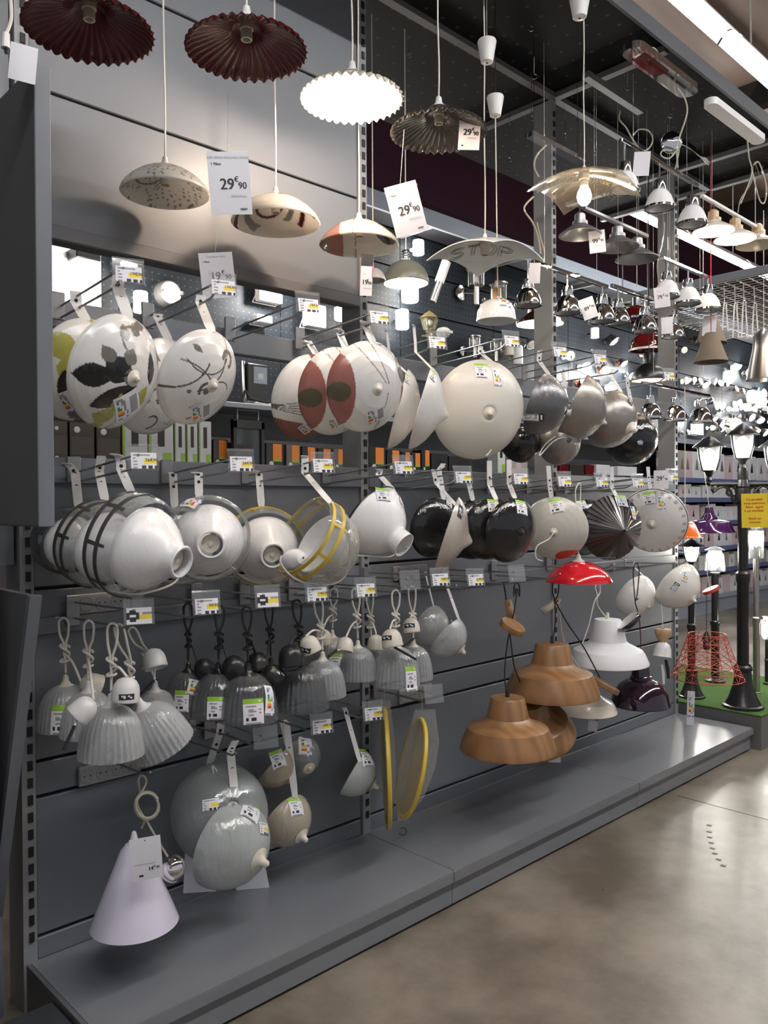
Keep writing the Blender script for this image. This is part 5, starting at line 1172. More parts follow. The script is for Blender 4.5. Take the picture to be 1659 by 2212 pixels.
# yellow flat discs in film
for (a, b, w_, lab, Y) in (((866, 1765), (912, 1552), .055, 'flat pale yellow glass disc in clear film, hanging edge-on with a black ring', -.26), ((838, 1780), (831, 1532), .022, 'thin yellow disc edge in clear film, left of the wider yellow disc', -.2)):
    A, B = at(*a, Y), at(*b, Y); c = (A+B)/2; R = (A-B).length/2; ud = (B-A).normalized(); side = ud.cross(fw).normalized(); sp = w_/R*.5
    nrm = (side*sqrt(1-sp*sp)-fw*sp).normalized(); F = frame(c, nrm); t = Thing('flat_glass_disc', lab, 'lampshade', A)
    t.part('disc', MB().lathe([(.001, .006), (R*.8, .004), (R, 0), (R*.98, -.006), (R*.7, -.003), (.001, -.002)], F, 64), pbr('yellow_grey_print' if w_ > .03 else 'yellow_edge', (.46, .40, .30) if w_ > .03 else (.42, .36, .18), .3, coat=.5))
    t.part('rim', MB().lathe([(R*.99, -.008), (R*1.02, -.004), (R*1.02, .006), (R*.99, .009), (R*.93, .006), (R*.99, -.008)], F, 64), YELF)
    tp = B+Vector((0, 0, .02)); m = MB(); pts = [B+Vector((0, 0, .04)), B, c, A-Vector((0, 0, .02))]
    bag = [(q, s) for q, s in ((B+Vector((0, 0, .035)), .05), (B.lerp(c, .5), .085), (c, .09), (A.lerp(c, .4), .07), (A-Vector((0, 0, .01)), .02))]
    vs = []; 
    for q, s in bag: s *= w_/.055; vs += [q-rt*s*.55-fw*.016, q+rt*s-fw*.004, q+rt*s+fw*.004, q-rt*s*.55+fw*.016]
    m.add(vs, [(i*4+k, i*4+(k+1) % 4, i*4+4+(k+1) % 4, i*4+4+k) for i in range(len(bag)-1) for k in range(4)]); t.part('film_bag', m, BAG, smooth=False)
    if w_ > .03: q = at(870, 1796, Y); t.part('hook_ring', MB().tube([q+rt*(.014*cos(x))+Vector((0, 0, .014*sin(x))) for x in [2.2-i*.45 for i in range(12)][::-1]], .002, 6), BLKP)
    t.part('film_loop', MB().ribbon([B+Vector((0, 0, .03)), B+Vector((0, 0, .06)), Vector((B.x, Y, at(*b, Y).z+.09))], .006, rt, .001), BAG)
# wire shade
t = Thing('wire_pendant', 'orange-red wire frame lampshade hanging over the green turf', 'pendant lamp', at(1528, 1466, -.45)); Y = -.45
cb, ct = at(1528, 1464, Y), at(1527, 1370, Y); rb_, rt_ = 76*m_per_px(cb), 39*m_per_px(ct); NV = 14; lev = 6; m = MB(); pt = lambda k, l: Vector((cb.x, cb.y, 0))+Vector((0, 0, cb.z+(ct.z-cb.z)*l/lev))+Vector((cos(2*pi*k/NV), sin(2*pi*k/NV), 0))*(rb_+(rt_-rb_)*(l/lev)**.85)
for l in range(lev+1): t.part('ring_wire', MB().tube([pt(k, l) for k in range(NV+1)], .0022 if l in (0, lev) else .0015, 5), REDW)
for k in range(NV):
    m.tube([pt(k, l) for l in range(lev+1)], .0015, 5)
    for l in range(lev): m.tube([pt(k, l), pt(k+1, l+1)], .0012, 4); m.tube([pt(k+1, l), pt(k, l+1)], .0012, 4)
t.part('wire_lattice', m, REDW)
q = at(1526, 1385, Y); t.part('bulb_socket', MB().lathe([(.014, -.045), (.018, -.04), (.018, 0), (.026, .004), (.02, .02), (.006, .05)], Matrix.Translation(q), 20), BLKP)
t.part('cord', MB().tube([q, at(1526, 1280, Y)], .0018, 5), CORDB)
q = at(1536, 1275, Y); F = frame(q, (-.28, .35, .9)); t.part('ceiling_rose', MB().lathe([(.046, -.008), (.048, 0), (.046, .010), (.0, .011), ], F, 40), REDW); t.part('rose_plate', MB().lathe([(.044, -.008), (.0, -.006)], F, 32), BLKP)
t.part('thread', MB().tube(smooth_path([q, at(1528, 1240, Y), at(1526, 1212, Y), at(1490, 1196, Y), at(1462, 1192, Y)]), .002, 5), CORDW)
# brown and grey shades near the right edge
P = at(1536, 782, -.32); turned('cone_pendant', 'brown felt cone pendant in front, red cord, near the right edge', P, [(1, 0), (.97, .05), (.36, 1.7), (.3, 1.75), (.02, 1.76)], 36*m_per_px(P), BROWN, cord=CORDR)
P = at(1536, 742, -.16); turned('cone_pendant', 'brown felt cone pendant behind the front brown cone', P, [(1, 0), (.97, .05), (.36, 1.7), (.3, 1.75), (.02, 1.76)], 33*m_per_px(P), BROWN, cord=CORDW)
P = at(1376, 690, .25); turned('dome_pendant', 'dark red dome pendant with chrome neck behind the chrome bells', P, PDOM2, 31*m_per_px(P), DRED, [('neck', [(.3, .93), (.3, 1.5), (.0, 1.52)], CHROME), ('rim', [(1.02, -.05), (1.03, .1), (.98, .1)], CHROME)], cord=CORDW)
P = at(1400, 756, .22); turned('dome_pendant', 'large dark red dome pendant above the glossy black one', P, PDOM2, 40*m_per_px(P), DRED, [('white_rim', [(1.01, -.08), (1.01, .04), (.97, .04)], WGL)], cord=CORDB)
P = at(1402, 822, -.10); turned('dome_pendant', 'glossy black dome pendant with black neck, lit amber inside', P, PDOM2, 38*m_per_px(P), BLKP, [('neck', [(.34, .92), (.34, 1.5), (.3, 1.56), (.0, 1.57)], BLKP), ('diffuser', [(.97, .02), (.0, .03)], emis('amber_inside', (1, .62, .3), 2.5))], cord=CORDB)
P = at(1650, 820, -.10); turned('mesh_pendant', 'pale metal mesh cylinder lamp cut by the right edge of the frame', P, [(1, 0), (.98, .05), (.62, 1.9), (.6, 2.6), (.3, 3.0), (.05, 3.05)], 36*m_per_px(P), STEEL, cord=CORDW)
# hanging white cord loops and tag shapes at right
for i, (x, y0, y1) in enumerate(((1565, 655, 700), (1588, 655, 715), (1607, 650, 715), (1630, 655, 715))):
    Y = .3; m = MB().tube(smooth_path([at(x-5, y1+15, Y), at(x-2, y0+12, Y), at(x, y0, Y), at(x+4, y0+2, Y), at(x+4, y0+14, Y), at(x+8, y1+15, Y)]), .006, 6); m.tube([at(x, y0, Y), at(x-1, y0-38, Y)], .003, 5)
    tag(mesh_obj('cord_loop', m, CORDW, at(x, y1, Y)), 'looped white lamp cord hanging below the wire grid at the right edge', 'cord', 'white cord loops')
P = at(1655, 628, .35); t = Thing('wire_grid', 'silver wire grid shelf hanging at the right edge below the light row', 'grid', P)
A = at(1562, 600, .1); z = A.z; t.part('frame_bar', MB().rbox((A.x, A.y-.6, z-.03), (A.x+.03, A.y+.9, z+.03), .004), PANEL, smooth=False); m = MB()
for i in range(30): m.tube([(A.x+.03+i*.07, A.y-.6, z-.02), (A.x+.03+i*.07, A.y+.9, z-.02)], .004, 5)
for i in range(18): m.tube([(A.x+.03, A.y-.58+i*.085, z-.02), (A.x+2.1, A.y-.58+i*.085, z-.02)], .004, 5)
t.part('mesh', m, STEEL, smooth=False)
for k, dy in enumerate((-.5, .8)): t.part('hanger', MB().tube([(A.x+.015, A.y+dy, z), (A.x+.015, A.y+dy, 5.6)], .005, 6), PANEL)

# ------------------------------------------------------------------ price cards
price_card('white price card 29€90 for the red ceramic pendant, below the red pendants', 496, 396, 88, 135, -.45, 4, big_price('29', '90', 'SUSP CERAM Ø30CHARL ROUGE'), thread=(492, 205))
price_card('white price card 29€90 for the cream ceramic pendant, tilted, right of middle upright', 877, 452, 70, 112, -.52, 14, big_price('29', '90', 'SUSP CERAM Ø30CHARL CREME'), thread=(873, 280))
price_card('white price card 29€90 hanging on the grey-brown ceramic pendant', 1014, 289, 46, 70, -.60, -4, [('SUSP CERAM Ø30CHARL GRIS', 0, .32, .06, 0, GREY_INK), ('29', -.10, .03, .28, .008, INK), ('€', .17, .12, .14, .004, INK), ('90', .30, -.01, .18, .004, INK), ('29€90/Pièce', .12, -.15, .06, 0, GREY_INK), ('IIII', -.3, -.37, .06, .006, INK)], thread=(1012, 250))
price_card('white price card 19€, partly behind the swirl bowl hook label', 470, 595, 72, 98, -.26, 6, big_price('19', '90', 'SUSPENSION VERRE'), thread=(470, 480))
price_card('price card 19€90 with black top before the middle upright', 792, 594, 26, 90, -.36, -3, [('19', -.12, -.18, .16, .005, INK), ('€', .12, -.14, .09, .003, INK), ('90', .3, -.2, .1, .003, INK), ('1 Pièce', -.2, .02, .05, 0, GREY_INK), ('19€90/Pièce', .1, -.33, .045, 0, GREY_INK)], black_top=True)
price_card('white price card 14€99 stuck on the lilac cone pendant', 316, 1854, 65, 92, -.40, 4, [('SUSPENSION CONE LILAS', -.05, -.12, .045, 0, GREY_INK), ('14', .12, -.25, .13, .005, INK), ('€', .24, -.21, .07, .002, INK), ('99', .35, -.24, .08, .002, INK), ('IIIIII', -.2, -.39, .07, .006, INK), ('●', 0, .43, .04, 0, INK)])
price_card('white price card standing behind the large frosted bowl, left one', 434, 1876, 70, 102, -.06, -3, big_price('29', '90', 'SUSPENSION'))
price_card('blank pale card behind the large frosted bowl, right one', 541, 1892, 70, 76, -.06, 10, [])
price_card('blank white card hanging on the left end board', 50, 137, 54, 80, -.45, -5, [])
price_card('white price card 99€90 on the pewter cone spots', 1290, 522, 34, 48, -.32, 4, [('99', -.12, .02, .27, .008, INK), ('€', .14, .1, .14, .004, INK), ('90', .30, .02, .16, .003, INK), ('1 Pièce', -.2, .3, .07, 0, GREY_INK), ('99€90/Pièce', .1, -.2, .06, 0, GREY_INK)])
price_card('white price card 89€90 tilted between the chrome bells', 1271, 666, 31, 46, -.33, 17, [('89', -.12, .0, .25, .007, INK), ('€', .14, .08, .14, .004, INK), ('90', .32, .02, .16, .003, INK), ('1 Pièce', -.2, .28, .07, 0, GREY_INK)])
price_card('white price card 79€90 on the white bell spot', 1430, 642, 32, 44, -.36, 4, [('79', -.14, .0, .27, .007, INK), ('€', .12, .09, .14, .004, INK), ('90', .30, .02, .16, .003, INK), ('1 Pièce', -.2, .3, .07, 0, GREY_INK)])
price_card('blank white tag on the first chrome bell spot', 1155, 590, 24, 44, -.32, -3, [])
price_card('blank white tag on the lone chrome bell', 1441, 703, 24, 36, -.33, 2, [])
price_card('blank white tag between the white bell spots at the canopy corner', 1386, 354, 34, 52, -.44, -5, [])
price_card('white label card tied to the brown felt cone', 1532, 706, 28, 38, -.28, -3, [('- - -', .1, -.2, .1, 0, GREY_INK)])
price_card('white price card 29€90 at the right end of the second hook row', 1428, 1036, 30, 40, -.42, 0, [('29', -.12, .05, .34, .008, INK), ('€', .16, .14, .16, .004, INK), ('90', .36, .02, .16, .003, INK)])
price_card('white price card leaning on the base deck behind the wooden pendant', 1197, 1620, 26, 54, -.20, 2, [('- - -', 0, -.35, .06, 0, INK)])
price_card('white price card hanging under the cream pendant', 1282, 1556, 20, 48, -.2, -6, [('5€90', 0, .05, .2, .004, INK)])
t = Thing('standing_label', 'tall white energy label card standing on the end of the base deck', 'label', atZ(1492, 1567, .1377)); P = atZ(1492, 1567, .1385); k = m_per_px(P)
F = facing(P+Vector((0, 0, 37*k)), -2); m = MB(); flat_label(m, 'energy', F @ Matrix.Translation((0, .012, .001)), 13*k, 46*k); t.part('energy_label', m, smooth=False); t.part('card', MB().box((-7.5*k, -37*k, -.002), (7.5*k, 37*k, 0), CARD, F), smooth=False)
q = at(12, 70, -.5); t = Thing('plug_cord', 'white cord with a plug end hanging at the top left edge', 'cord', q); t.part('cord', MB().tube(smooth_path([at(22, -10, -.5), at(24, 40, -.5), at(14, 72, -.5)]), .004, 6), CORDW); t.part('plug', MB().tube([at(13, 72, -.5), at(12, 104, -.5)], [.008, .010], 10), WHT); t.part('pins', MB().tube([at(12, 104, -.5), at(14, 116, -.5)], .004, 6), BLKP)

# ------------------------------------------------------------------ the far display wall beyond the cross aisle
YB = 2.75; YS = 2.33
zf0, zf1 = at(790, 440, 2.3).z, at(790, 402, 2.3).z
t = Thing('far_display_wall', 'far wall display of dark blue-grey pegboard under a pale fascia', 'shelving', (4, YB, 0))
t.part('fascia', MB().box((-2, 2.3, zf0), (17, 2.33, zf1)), FASC, smooth=False); t.part('cornice_top', MB().box((-2, 2.33, zf1-.04), (17, 2.95, zf1-.01)), SHLF, smooth=False)
zs = at(480, 866, YS).z; zc_ = at(456, 1004, YS).z
zrow = [zc_-.02, zs+.02, at(480, 752, YB).z, at(793, 652, YB).z, at(793, 560, YB).z, zf1-.05]
xs = [-2, .3, 1.63, 2.97, 4.3, 5.63, 6.97, 8.3, 9.63, 10.97, 12.3, 13.63, 15, 17]
for a, b in zip(zrow[1:-1], zrow[2:]):
    for x0, x1 in zip(xs[:-1], xs[1:]): t.part('pegboard', MB().box((x0+.004, YB, a+.008), (x1-.004, YB+.03, b-.008)), PEG, smooth=False)
t.part('back_sheet', MB().box((-2, YB+.031, .0), (17, YB+.05, zf1-.05)), SHLF, smooth=False)
for x in xs[1:-1]: t.part('rafter', MB().box((x-.02, 2.33, zf0+.02), (x+.02, YB, zf0+.06)), BEAM, smooth=False)
t.part('lower_panel', MB().box((-2, YB-.005, .2), (8.2, YB, zs)), pbr('dull_grey_panel', (.10, .10, .105), .5), smooth=False)
for z in (zc_, zs): t.part('shelf_board', MB().rbox((-2, YS, z-.035), (8.2, YB-.01, z), .003), FASC, smooth=False)
p0, p1 = at(108, 700, YB-.012), at(217, 500, YB-.012)
t2 = Thing('brick_display_board', 'white brick-pattern display board behind the top left opening', 'panel', (p0.x, YB, 2.3)); t2.part('board', MB().box((p0.x-.5, YB-.016, p0.z-.1), (p1.x, YB-.001, p1.z+.1)), BRICK, smooth=False)
# lamps fixed to that wall
def wall_light(name, label, c, wpx, kind, lit=0, mat=PEWTER, group=None, Y=YB-.02, hpx=None, tone=None):
    P = at(*c, Y); k = m_per_px(P); w_ = wpx*k/2; h = (hpx or wpx)*k/2; t = Thing(name, label, 'wall lamp', P, group); F = frame(P, (0, -1, 0), (1, 0, 0)); em = tone or (BULBC if lit else IVO)
    q = Vector((P.x, P.y-.09, P.z)); T = Matrix.Translation(q)
    if kind == 'box':
        t.part('housing', MB().rbox((P.x-w_, Y-.14, P.z-h), (P.x+w_, Y, P.z+h), .006), mat); t.part('diffuser', MB().box((P.x-w_*.85, Y-.13, P.z-h-.003), (P.x+w_*.85, Y-.02, P.z-h+.001)), LITW, smooth=False)
        lamp(P+Vector((0, -.10, -h-.06)), 2.6, (1, .96, .98)); lamp(P+Vector((0, -.10, h+.05)), 1.6, (1, .96, .98))
    elif kind == 'round':
        t.part('rim', MB().lathe([(w_, -.01), (w_*1.02, .03), (w_*.92, .07), (w_*.82, .072), (w_*.82, .02)], F, 32), mat); t.part('diffuser', MB().lathe([(w_*.84, .05), (w_*.6, .095), (.0, .11)], F, 32), tone or LITW)
        t.part('eyelid', MB().box((-w_*.84, -.012, .06), (w_*.84, .012, .112), None, F), mat, smooth=False)
        if lit: lamp(q+Vector((0, -.10, 0)), lit*.5)
    elif kind == 'cyl':
        t.part('bracket', MB().rbox((P.x-.025, Y-.08, P.z-h*.3), (P.x+.025, Y, P.z+h*.1), .004), mat); t.part('shade', MB().lathe([(w_*.9, -h), (w_, -h*.9), (w_, h*.9), (w_*.9, h), (.0, h)], T, 28, None, None, False), tone or (LITW if lit else WHT))
        if lit: lamp(q+Vector((0, -.12, 0)), lit*.4)
    elif kind == 'spot':
        ax = Vector((random.uniform(-.5, .5), -.6, random.uniform(-.8, .3))); Fs = frame(q, ax); t.part('plate', MB().lathe([(w_*.7, 0), (w_*.65, .02), (.0, .022)], F, 20), mat); t.part('arm', MB().tube([P, q-ax.normalized()*w_*.6], .007, 6), mat)
        t.part('head', MB().lathe([(w_*.25, -w_*1.1), (w_*.5, -w_), (w_, .3*w_), (w_*.9, .32*w_), (w_*.5, -.5*w_)], Fs, 24), mat); t.part('bulb', MB().lathe([(w_*.82, .22*w_), (w_*.6, .45*w_), (.0, .5*w_)], Fs, 20), BULBS if lit else IVO)
        if lit > 1: lamp(q+ax.normalized()*w_*1.5, lit*2.6, (1, .97, .92))
    elif kind == 'lantern':
        t.part('bracket', MB().tube(smooth_path([P+Vector((0, 0, -h*1.1)), q+Vector((0, -.03, -h*1.2)), q+Vector((0, 0, -h*.9))]), .012, 8), mat)
        t.part('roof', MB().lathe([(w_*1.15, h*.35), (w_*.5, h*.8), (w_*.1, h), (.0, h*1.1)], T @ Matrix.Rotation(pi/6, 4, 'Z'), 6), mat, smooth=False); t.part('glass', MB().lathe([(w_*.95, h*.34), (w_*.6, -h*.7)], T @ Matrix.Rotation(pi/6, 4, 'Z'), 6), CLEARG, smooth=False)
        t.part('base', MB().lathe([(.0, -h), (w_*.4, -h*.9), (w_*.62, -h*.7), (w_*.62, -h*.66)], T, 6), mat, smooth=False); m = MB()
        for i in range(6): a = pi/6+i*pi/3; m.tube([T @ Vector((w_*.96*cos(a), w_*.96*sin(a), h*.34)), T @ Vector((w_*.61*cos(a), w_*.61*sin(a), -h*.7))], .006, 5)
        t.part('frame', m, mat); t.part('bulb', MB().sphere(q, w_*.35, 12), em)
    elif kind == 'steel':
        t.part('plate', MB().lathe([(w_*.9, 0), (w_*.88, .02), (.0, .025)], frame(P+Vector((-w_*1.6, 0, -h*.4)), (0, -1, 0)), 24), CHROME); t.part('arm', MB().tube([P+Vector((-w_*1.6, 0, -h*.4)), q+Vector((0, 0, -h*.4))], .008, 6), CHROME)
        t.part('tube', MB().lathe([(w_*.35, -h), (w_*.35, -h*.05), (w_*.9, 0), (.0, .01)], T, 20), STEEL); t.part('glass', MB().lathe([(w_*.8, 0), (w_*.8, h*.9)], T, 24), CLEARG); t.part('top_plate', MB().lathe([(w_*1.2, h*.88), (w_*1.15, h), (.0, h*1.02)], T, 24), STEEL)
        t.part('bulb', MB().lathe([(.0, .02), (w_*.3, h*.2), (w_*.3, h*.55), (.0, h*.75)], T, 14), em)
        for i in range(4): a = i*pi/2+.4; t.part('rod', MB().tube([T @ Vector((w_*.95*cos(a), w_*.95*sin(a), 0)), T @ Vector((w_*.95*cos(a), w_*.95*sin(a), h*.9))], .004, 5), STEEL)
    elif kind == 'flood':
        t.part('housing', MB().rbox((P.x-w_, Y-.10, P.z-h), (P.x+w_, Y-.03, P.z+h), .006), mat); t.part('led_panel', MB().box((P.x-w_*.8, Y-.104, P.z-h*.7), (P.x+w_*.8, Y-.0995, P.z+h*.7)), em, smooth=False); t.part('bracket', MB().tube([P+Vector((-w_, -.06, 0)), P+Vector((-w_, 0, -h)), P+Vector((w_, 0, -h)), P+Vector((w_, -.06, 0))], .006, 6), mat)
        if lit: lamp(P+Vector((0, -.25, 0)), lit*.35, (1, .97, .92))
    return t
wall_light('wall_lamp', 'black box wall lamp shining up and down the white brick board', (172, 558), 54, 'box', 1, BLKP, hpx=24)
wall_light('wall_lamp', 'round lit bulkhead wall lamp behind the leftmost price label', (268, 572), 52, 'round', 6, BLKP)
wall_light('wall_lamp', 'glowing square wall lamp below the lit round bulkhead', (290, 658), 30, 'cyl', 6, BLKP, hpx=44, tone=BULBS)
wall_light('wall_lamp', 'small glowing wall lamp at the foot of the white brick board', (172, 652), 44, 'cyl', 4, BLKP, hpx=20, tone=BULBS)
wall_light('wall_lamp', 'round eyelid bulkhead wall lamp, lit, between two top hooks', (358, 636), 54, 'round', 3, PEWTER)
wall_light('floodlight', 'white glaring floodlight in the middle of the opening', (570, 640), 60, 'flood', 75, WHT, hpx=34)
wall_light('floodlight', 'white lit floodlight left of the middle upright', (668, 686), 52, 'flood', 12, WHT, hpx=48, tone=BULBS)
wall_light('wall_lamp', 'white half-round lit wall lamp beside the middle upright', (730, 682), 46, 'cyl', 5, WHT, hpx=26, tone=LITW)
wall_light('floodlight', 'small unlit white floodlight above the floodlight shelf', (556, 694), 40, 'flood', 0, WHT, hpx=18)
wall_light('wall_lamp', 'bright square wall lamp above the grey-green dome pendant', (888, 540), 24, 'cyl', 3, WHT, hpx=30, tone=BULBS)
wall_light('wall_lamp', 'bright square wall lamp below the grey-green dome pendant', (870, 634), 36, 'cyl', 8, WHT, hpx=44, tone=BULBS)
wall_light('wall_lamp', 'lit glass wall lamp beside the middle upright', (853, 694), 28, 'cyl', 6, STEEL, hpx=40, tone=BULBS)
wall_light('wall_lantern', 'brass six-sided wall lantern on the dark pegboard', (912, 700), 40, 'lantern', 0, GOLD, hpx=48)
t = Thing('wall_lamp', 'slanted wall lamp, white above and brushed steel below, on the pegboard', 'wall lamp', at(950, 605, YB)); A, B = at(964, 566, YB-.12), at(934, 652, YB-.06); M_ = A.lerp(B, .5)
t.part('white_diffuser', MB().tube([A, M_], .045, 20), WHT); t.part('steel_tube', MB().tube([M_, B], .034, 20), STEEL)
wall_light('wall_lamp', 'steel wall lamp with clear glass cylinder and round plate, upper left of two', (1013, 622), 36, 'steel', 0, hpx=80)
wall_light('wall_lamp', 'steel wall lamp with clear glass cylinder half behind the wood-necked pendant', (1062, 650), 34, 'steel', 0, hpx=70)
wall_light('wall_lamp', 'small steel wall lamp with frosted glass in the lower row, left', (1010, 752), 24, 'steel', 0, hpx=46)
wall_light('wall_lamp', 'small steel wall lamp with frosted glass in the lower row, right', (1056, 760), 24, 'steel', 0, hpx=46)
wall_light('wall_lamp', 'cream box-shaped sensor lamp above the big cream bowl', (1084, 758), 22, 'cyl', 0, IVO, hpx=26, tone=IVO)
wall_light('wall_lamp', 'white cylinder wall lamp right of the cream sensor lamp', (1102, 770), 24, 'cyl', 0, IVO, hpx=40)
wall_light('wall_lamp', 'chrome twin spot wall lamp left of the second upright', (1132, 745), 24, 'spot', 0, CHROME)
wall_light('wall_lamp', 'white ring-shaped wall lamp behind the edge-on bowl hook', (952, 720), 24, 'round', 0, WHT, tone=WHT)
wall_light('wall_lamp', 'black arm wall lamp with white cylinder right of the second upright', (1270, 722), 18, 'cyl', 0, BLKP, hpx=22)
wall_light('wall_lamp', 'black dish wall lamp beside the yellow price tag', (1310, 738), 26, 'spot', 0, BLKP)
wall_light('wall_lamp', 'black twin spot wall lamp above the brown felt cone', (1492, 736), 18, 'spot', 0, BLKP)
wall_light('wall_lamp', 'black spot wall lamp left of the brown felt cone', (1464, 758), 18, 'spot', 0, BLKP)
for c, ws, l in (((1216, 770), 20, 2), ((1251, 795), 22, 0), ((1293, 800), 24, 8), ((1332, 786), 20, 5), ((1245, 828), 28, 8), ((1310, 838), 22, 6), ((1352, 812), 20, 0), ((1376, 800), 22, 4), ((1384, 765), 18, 0)):
    wall_light('spot_lamp', 'small lit spotlight on the far pegboard between the second and last uprights', c, ws, 'spot', l or 1, random.choice([WHT, CHROME, COPPER]), 'small spotlights between the uprights')
pts = [(1472, 824), (1486, 822), (1498, 826), (1510, 832), (1530, 826), (1542, 830), (1557, 832), (1577, 842), (1592, 846), (1622, 845), (1638, 850), (1502, 872), (1524, 868), (1548, 880), (1560, 885), (1576, 884), (1600, 880), (1618, 884), (1640, 886), (1652, 888), (1490, 910), (1530, 905), (1545, 912), (1560, 918), (1585, 900), (1610, 902), (1630, 908), (1650, 910), (1526, 925), (1548, 928), (1606, 928), (1622, 932), (1640, 935), (1568, 812), (1580, 795), (1604, 806), (1652, 862), (1472, 935), (1585, 872), (1615, 865)]
for i, c in enumerate(pts):
    wall_light('spot_lamp', 'small spotlight on the brightly lit far pegboard right of the last upright', c, random.randint(12, 20), 'spot', (7 if i % 5 == 0 else 1) if i % 6 else 0, random.choice([WHT, WHT, CHROME, BLKP, COPPER]), 'small spotlights right of the last upright')
wall_light('wall_lamp', 'large glowing white box lamp below the lowest chrome spot bar', (1496, 924), 40, 'flood', 14, WHT, hpx=32, tone=BULBS)
for c in ((1570, 815), (1640, 868), (1620, 858), (1576, 922)): wall_light('ceiling_disc', 'flat oval glowing lamp on the brightly lit far pegboard', c, 30, 'round', 5, WHT, 'flat glowing lamps on the far pegboard', tone=BULBS)
# work floodlight, stand lamp, cartons on the far shelves
P = at(556, 830, YS+.15); k = m_per_px(P)
t = Thing('work_floodlight', 'black work floodlight with cord on the upper far shelf', 'floodlight', Vector((P.x, P.y, zs)))
t.part('housing', MB().rbox((P.x-31*k, P.y-.03, zs+.04), (P.x+22*k, P.y+.04, zs+.04+80*k), .006), BLKP); t.part('glass', MB().box((P.x-16*k, P.y-.034, zs+.04+38*k), (P.x+18*k, P.y-.03, zs+.04+74*k)), pbr('grey_led_glass', (.45, .5, .58), .2), smooth=False)
t.part('led', MB().box((P.x-6*k, P.y-.036, zs+.04+48*k), (P.x+8*k, P.y-.0335, zs+.04+60*k)), pbr('pale_led', (.75, .72, .7), .4), smooth=False)
t.part('stand', MB().tube(smooth_path([Vector((P.x-36*k, P.y, zs+.04+84*k)), Vector((P.x-36*k, P.y-.02, zs+.05)), Vector((P.x-20*k, P.y-.08, zs+.015)), Vector((P.x+40*k, P.y-.08, zs+.015)), Vector((P.x+44*k, P.y, zs+.02)), Vector((P.x+10*k, P.y+.02, zs+.03))]), .012, 8), STEEL)
t.part('cord', MB().tube(smooth_path([Vector((P.x-50*k, P.y-.05, zs+.01)), Vector((P.x-44*k, P.y-.06, zs+.10)), Vector((P.x-30*k, P.y-.07, zs+.05)), Vector((P.x+10*k, P.y-.09, zs+.03))]), .008, 6), CORDB)
P = at(535, 1000, YS+.05); k = m_per_px(P); zb = zc_
t = Thing('frame_floodlight', 'black framed flat work lamp with carrying handle on the lower far shelf', 'floodlight', Vector((P.x, P.y, zb))); h = 122*k
m = MB()
for lo, hi in (((-39, 0), (-30, h/k*.8)), ((32, 0), (41, h/k*.8)), ((-39, h/k*.66), (41, h/k*.82))): m.rbox((P.x+lo[0]*k, P.y-.02, zb+lo[1]*k), (P.x+hi[0]*k, P.y+.02, zb+hi[1]*k), .003)
t.part('frame', m, BLKP); t.part('clear_panel', MB().box((P.x-30*k, P.y-.004, zb), (P.x+32*k, P.y+.004, zb+h*.66)), SMOKE, smooth=False)
t.part('handle', MB().tube([Vector((P.x-26*k, P.y, zb+h*.8)), Vector((P.x-26*k, P.y, zb+h)), Vector((P.x+28*k, P.y, zb+h)), Vector((P.x+28*k, P.y, zb+h*.8))], .010, 6), PEWTER)
def carton(label, x0, x1, ytop, Y, zb, mat, group, deco=None, dep_=.14, name='carton'):
    A, B = at(x0, 1000, Y), at(x1, 1000, Y); zt = at((x0+x1)/2, ytop, Y).z; w_ = B.x-A.x; h = zt-zb; t = Thing(name, label, 'box', Vector(((A.x+B.x)/2, Y, zb)), group)
    t.part('box', MB().rbox((A.x+.003, Y, zb+.0005), (B.x-.003, Y+dep_, zt), .003), mat); f = lambda u0, v0, u1, v1, mt, nm: t.part(nm, MB().box((A.x+w_*u0, Y-.002, zb+h*v0), (A.x+w_*u1, Y-.0003, zb+h*v1)), mt, smooth=False)
    if deco == 'orange':
        f(.38, .34, .86, .98, LOR, 'orange_label'); f(.38, .26, .86, .34, GRN, 'green_strip')
        m = MB(); m.lathe([(w_*.12, 0), (.0, .001)], frame((A.x+w_*.3, Y-.0012, zb+h*.16), (0, -1, 0)), 16); t.part('lamp_picture', m, WHT)
    elif deco == 'green':
        f(0, 0, .10, 1, GRN, 'green_edge'); m = MB(); m.box((A.x+w_*.35, Y-.0022, zb+h*.38), (A.x+w_*.62, Y-.0003, zb+h*.86)); t.part('product_picture', m, BLKP, smooth=False); f(.55, .06, .9, .24, GRN, 'green_corner'); f(.66, .0, .96, .06, BLKP, 'dark_corner')
    elif deco == 'photo':
        f(.06, .15, .94, .62, DPHO, 'photo_print'); f(.2, .03, .4, .1, WHT, 'caption'); m = MB(); m.lathe([(w_*.12, 0), (.0, .001)], frame((A.x+w_*.3, Y-.0012, zb+h*.8), (0, -1, 0)), 16); t.part('lamp_picture', m, WHT)
    elif deco == 'print': m = MB(); m.lathe([(h*.22, 0), (.0, .001)], frame((A.x+w_*.5, Y-.0012, zb+h*.5), (0, -1, 0)), 12); t.part('product_picture', m, random.choice([PEWTER, BLKP, CPIN]))
    return t
for x0, x1, yt in ((60, 110, 908), (112, 148, 908), (150, 206, 912), (208, 262, 918)): 
    if x0 >= 100: carton('dark garden-photo carton on the lower far shelf left of the white and green boxes', x0, x1, yt, YS+.02, zc_, CPHO, 'dark garden-photo cartons', 'photo')
for x0, x1, yt in ((265, 320, 906), (322, 376, 906), (378, 402, 908), (404, 428, 908), (430, 458, 910)): carton('white carton with green edge on the lower far shelf under the swirl bowls', x0, x1, yt, YS+.02, zc_, CWHT, 'white and green cartons', 'green')
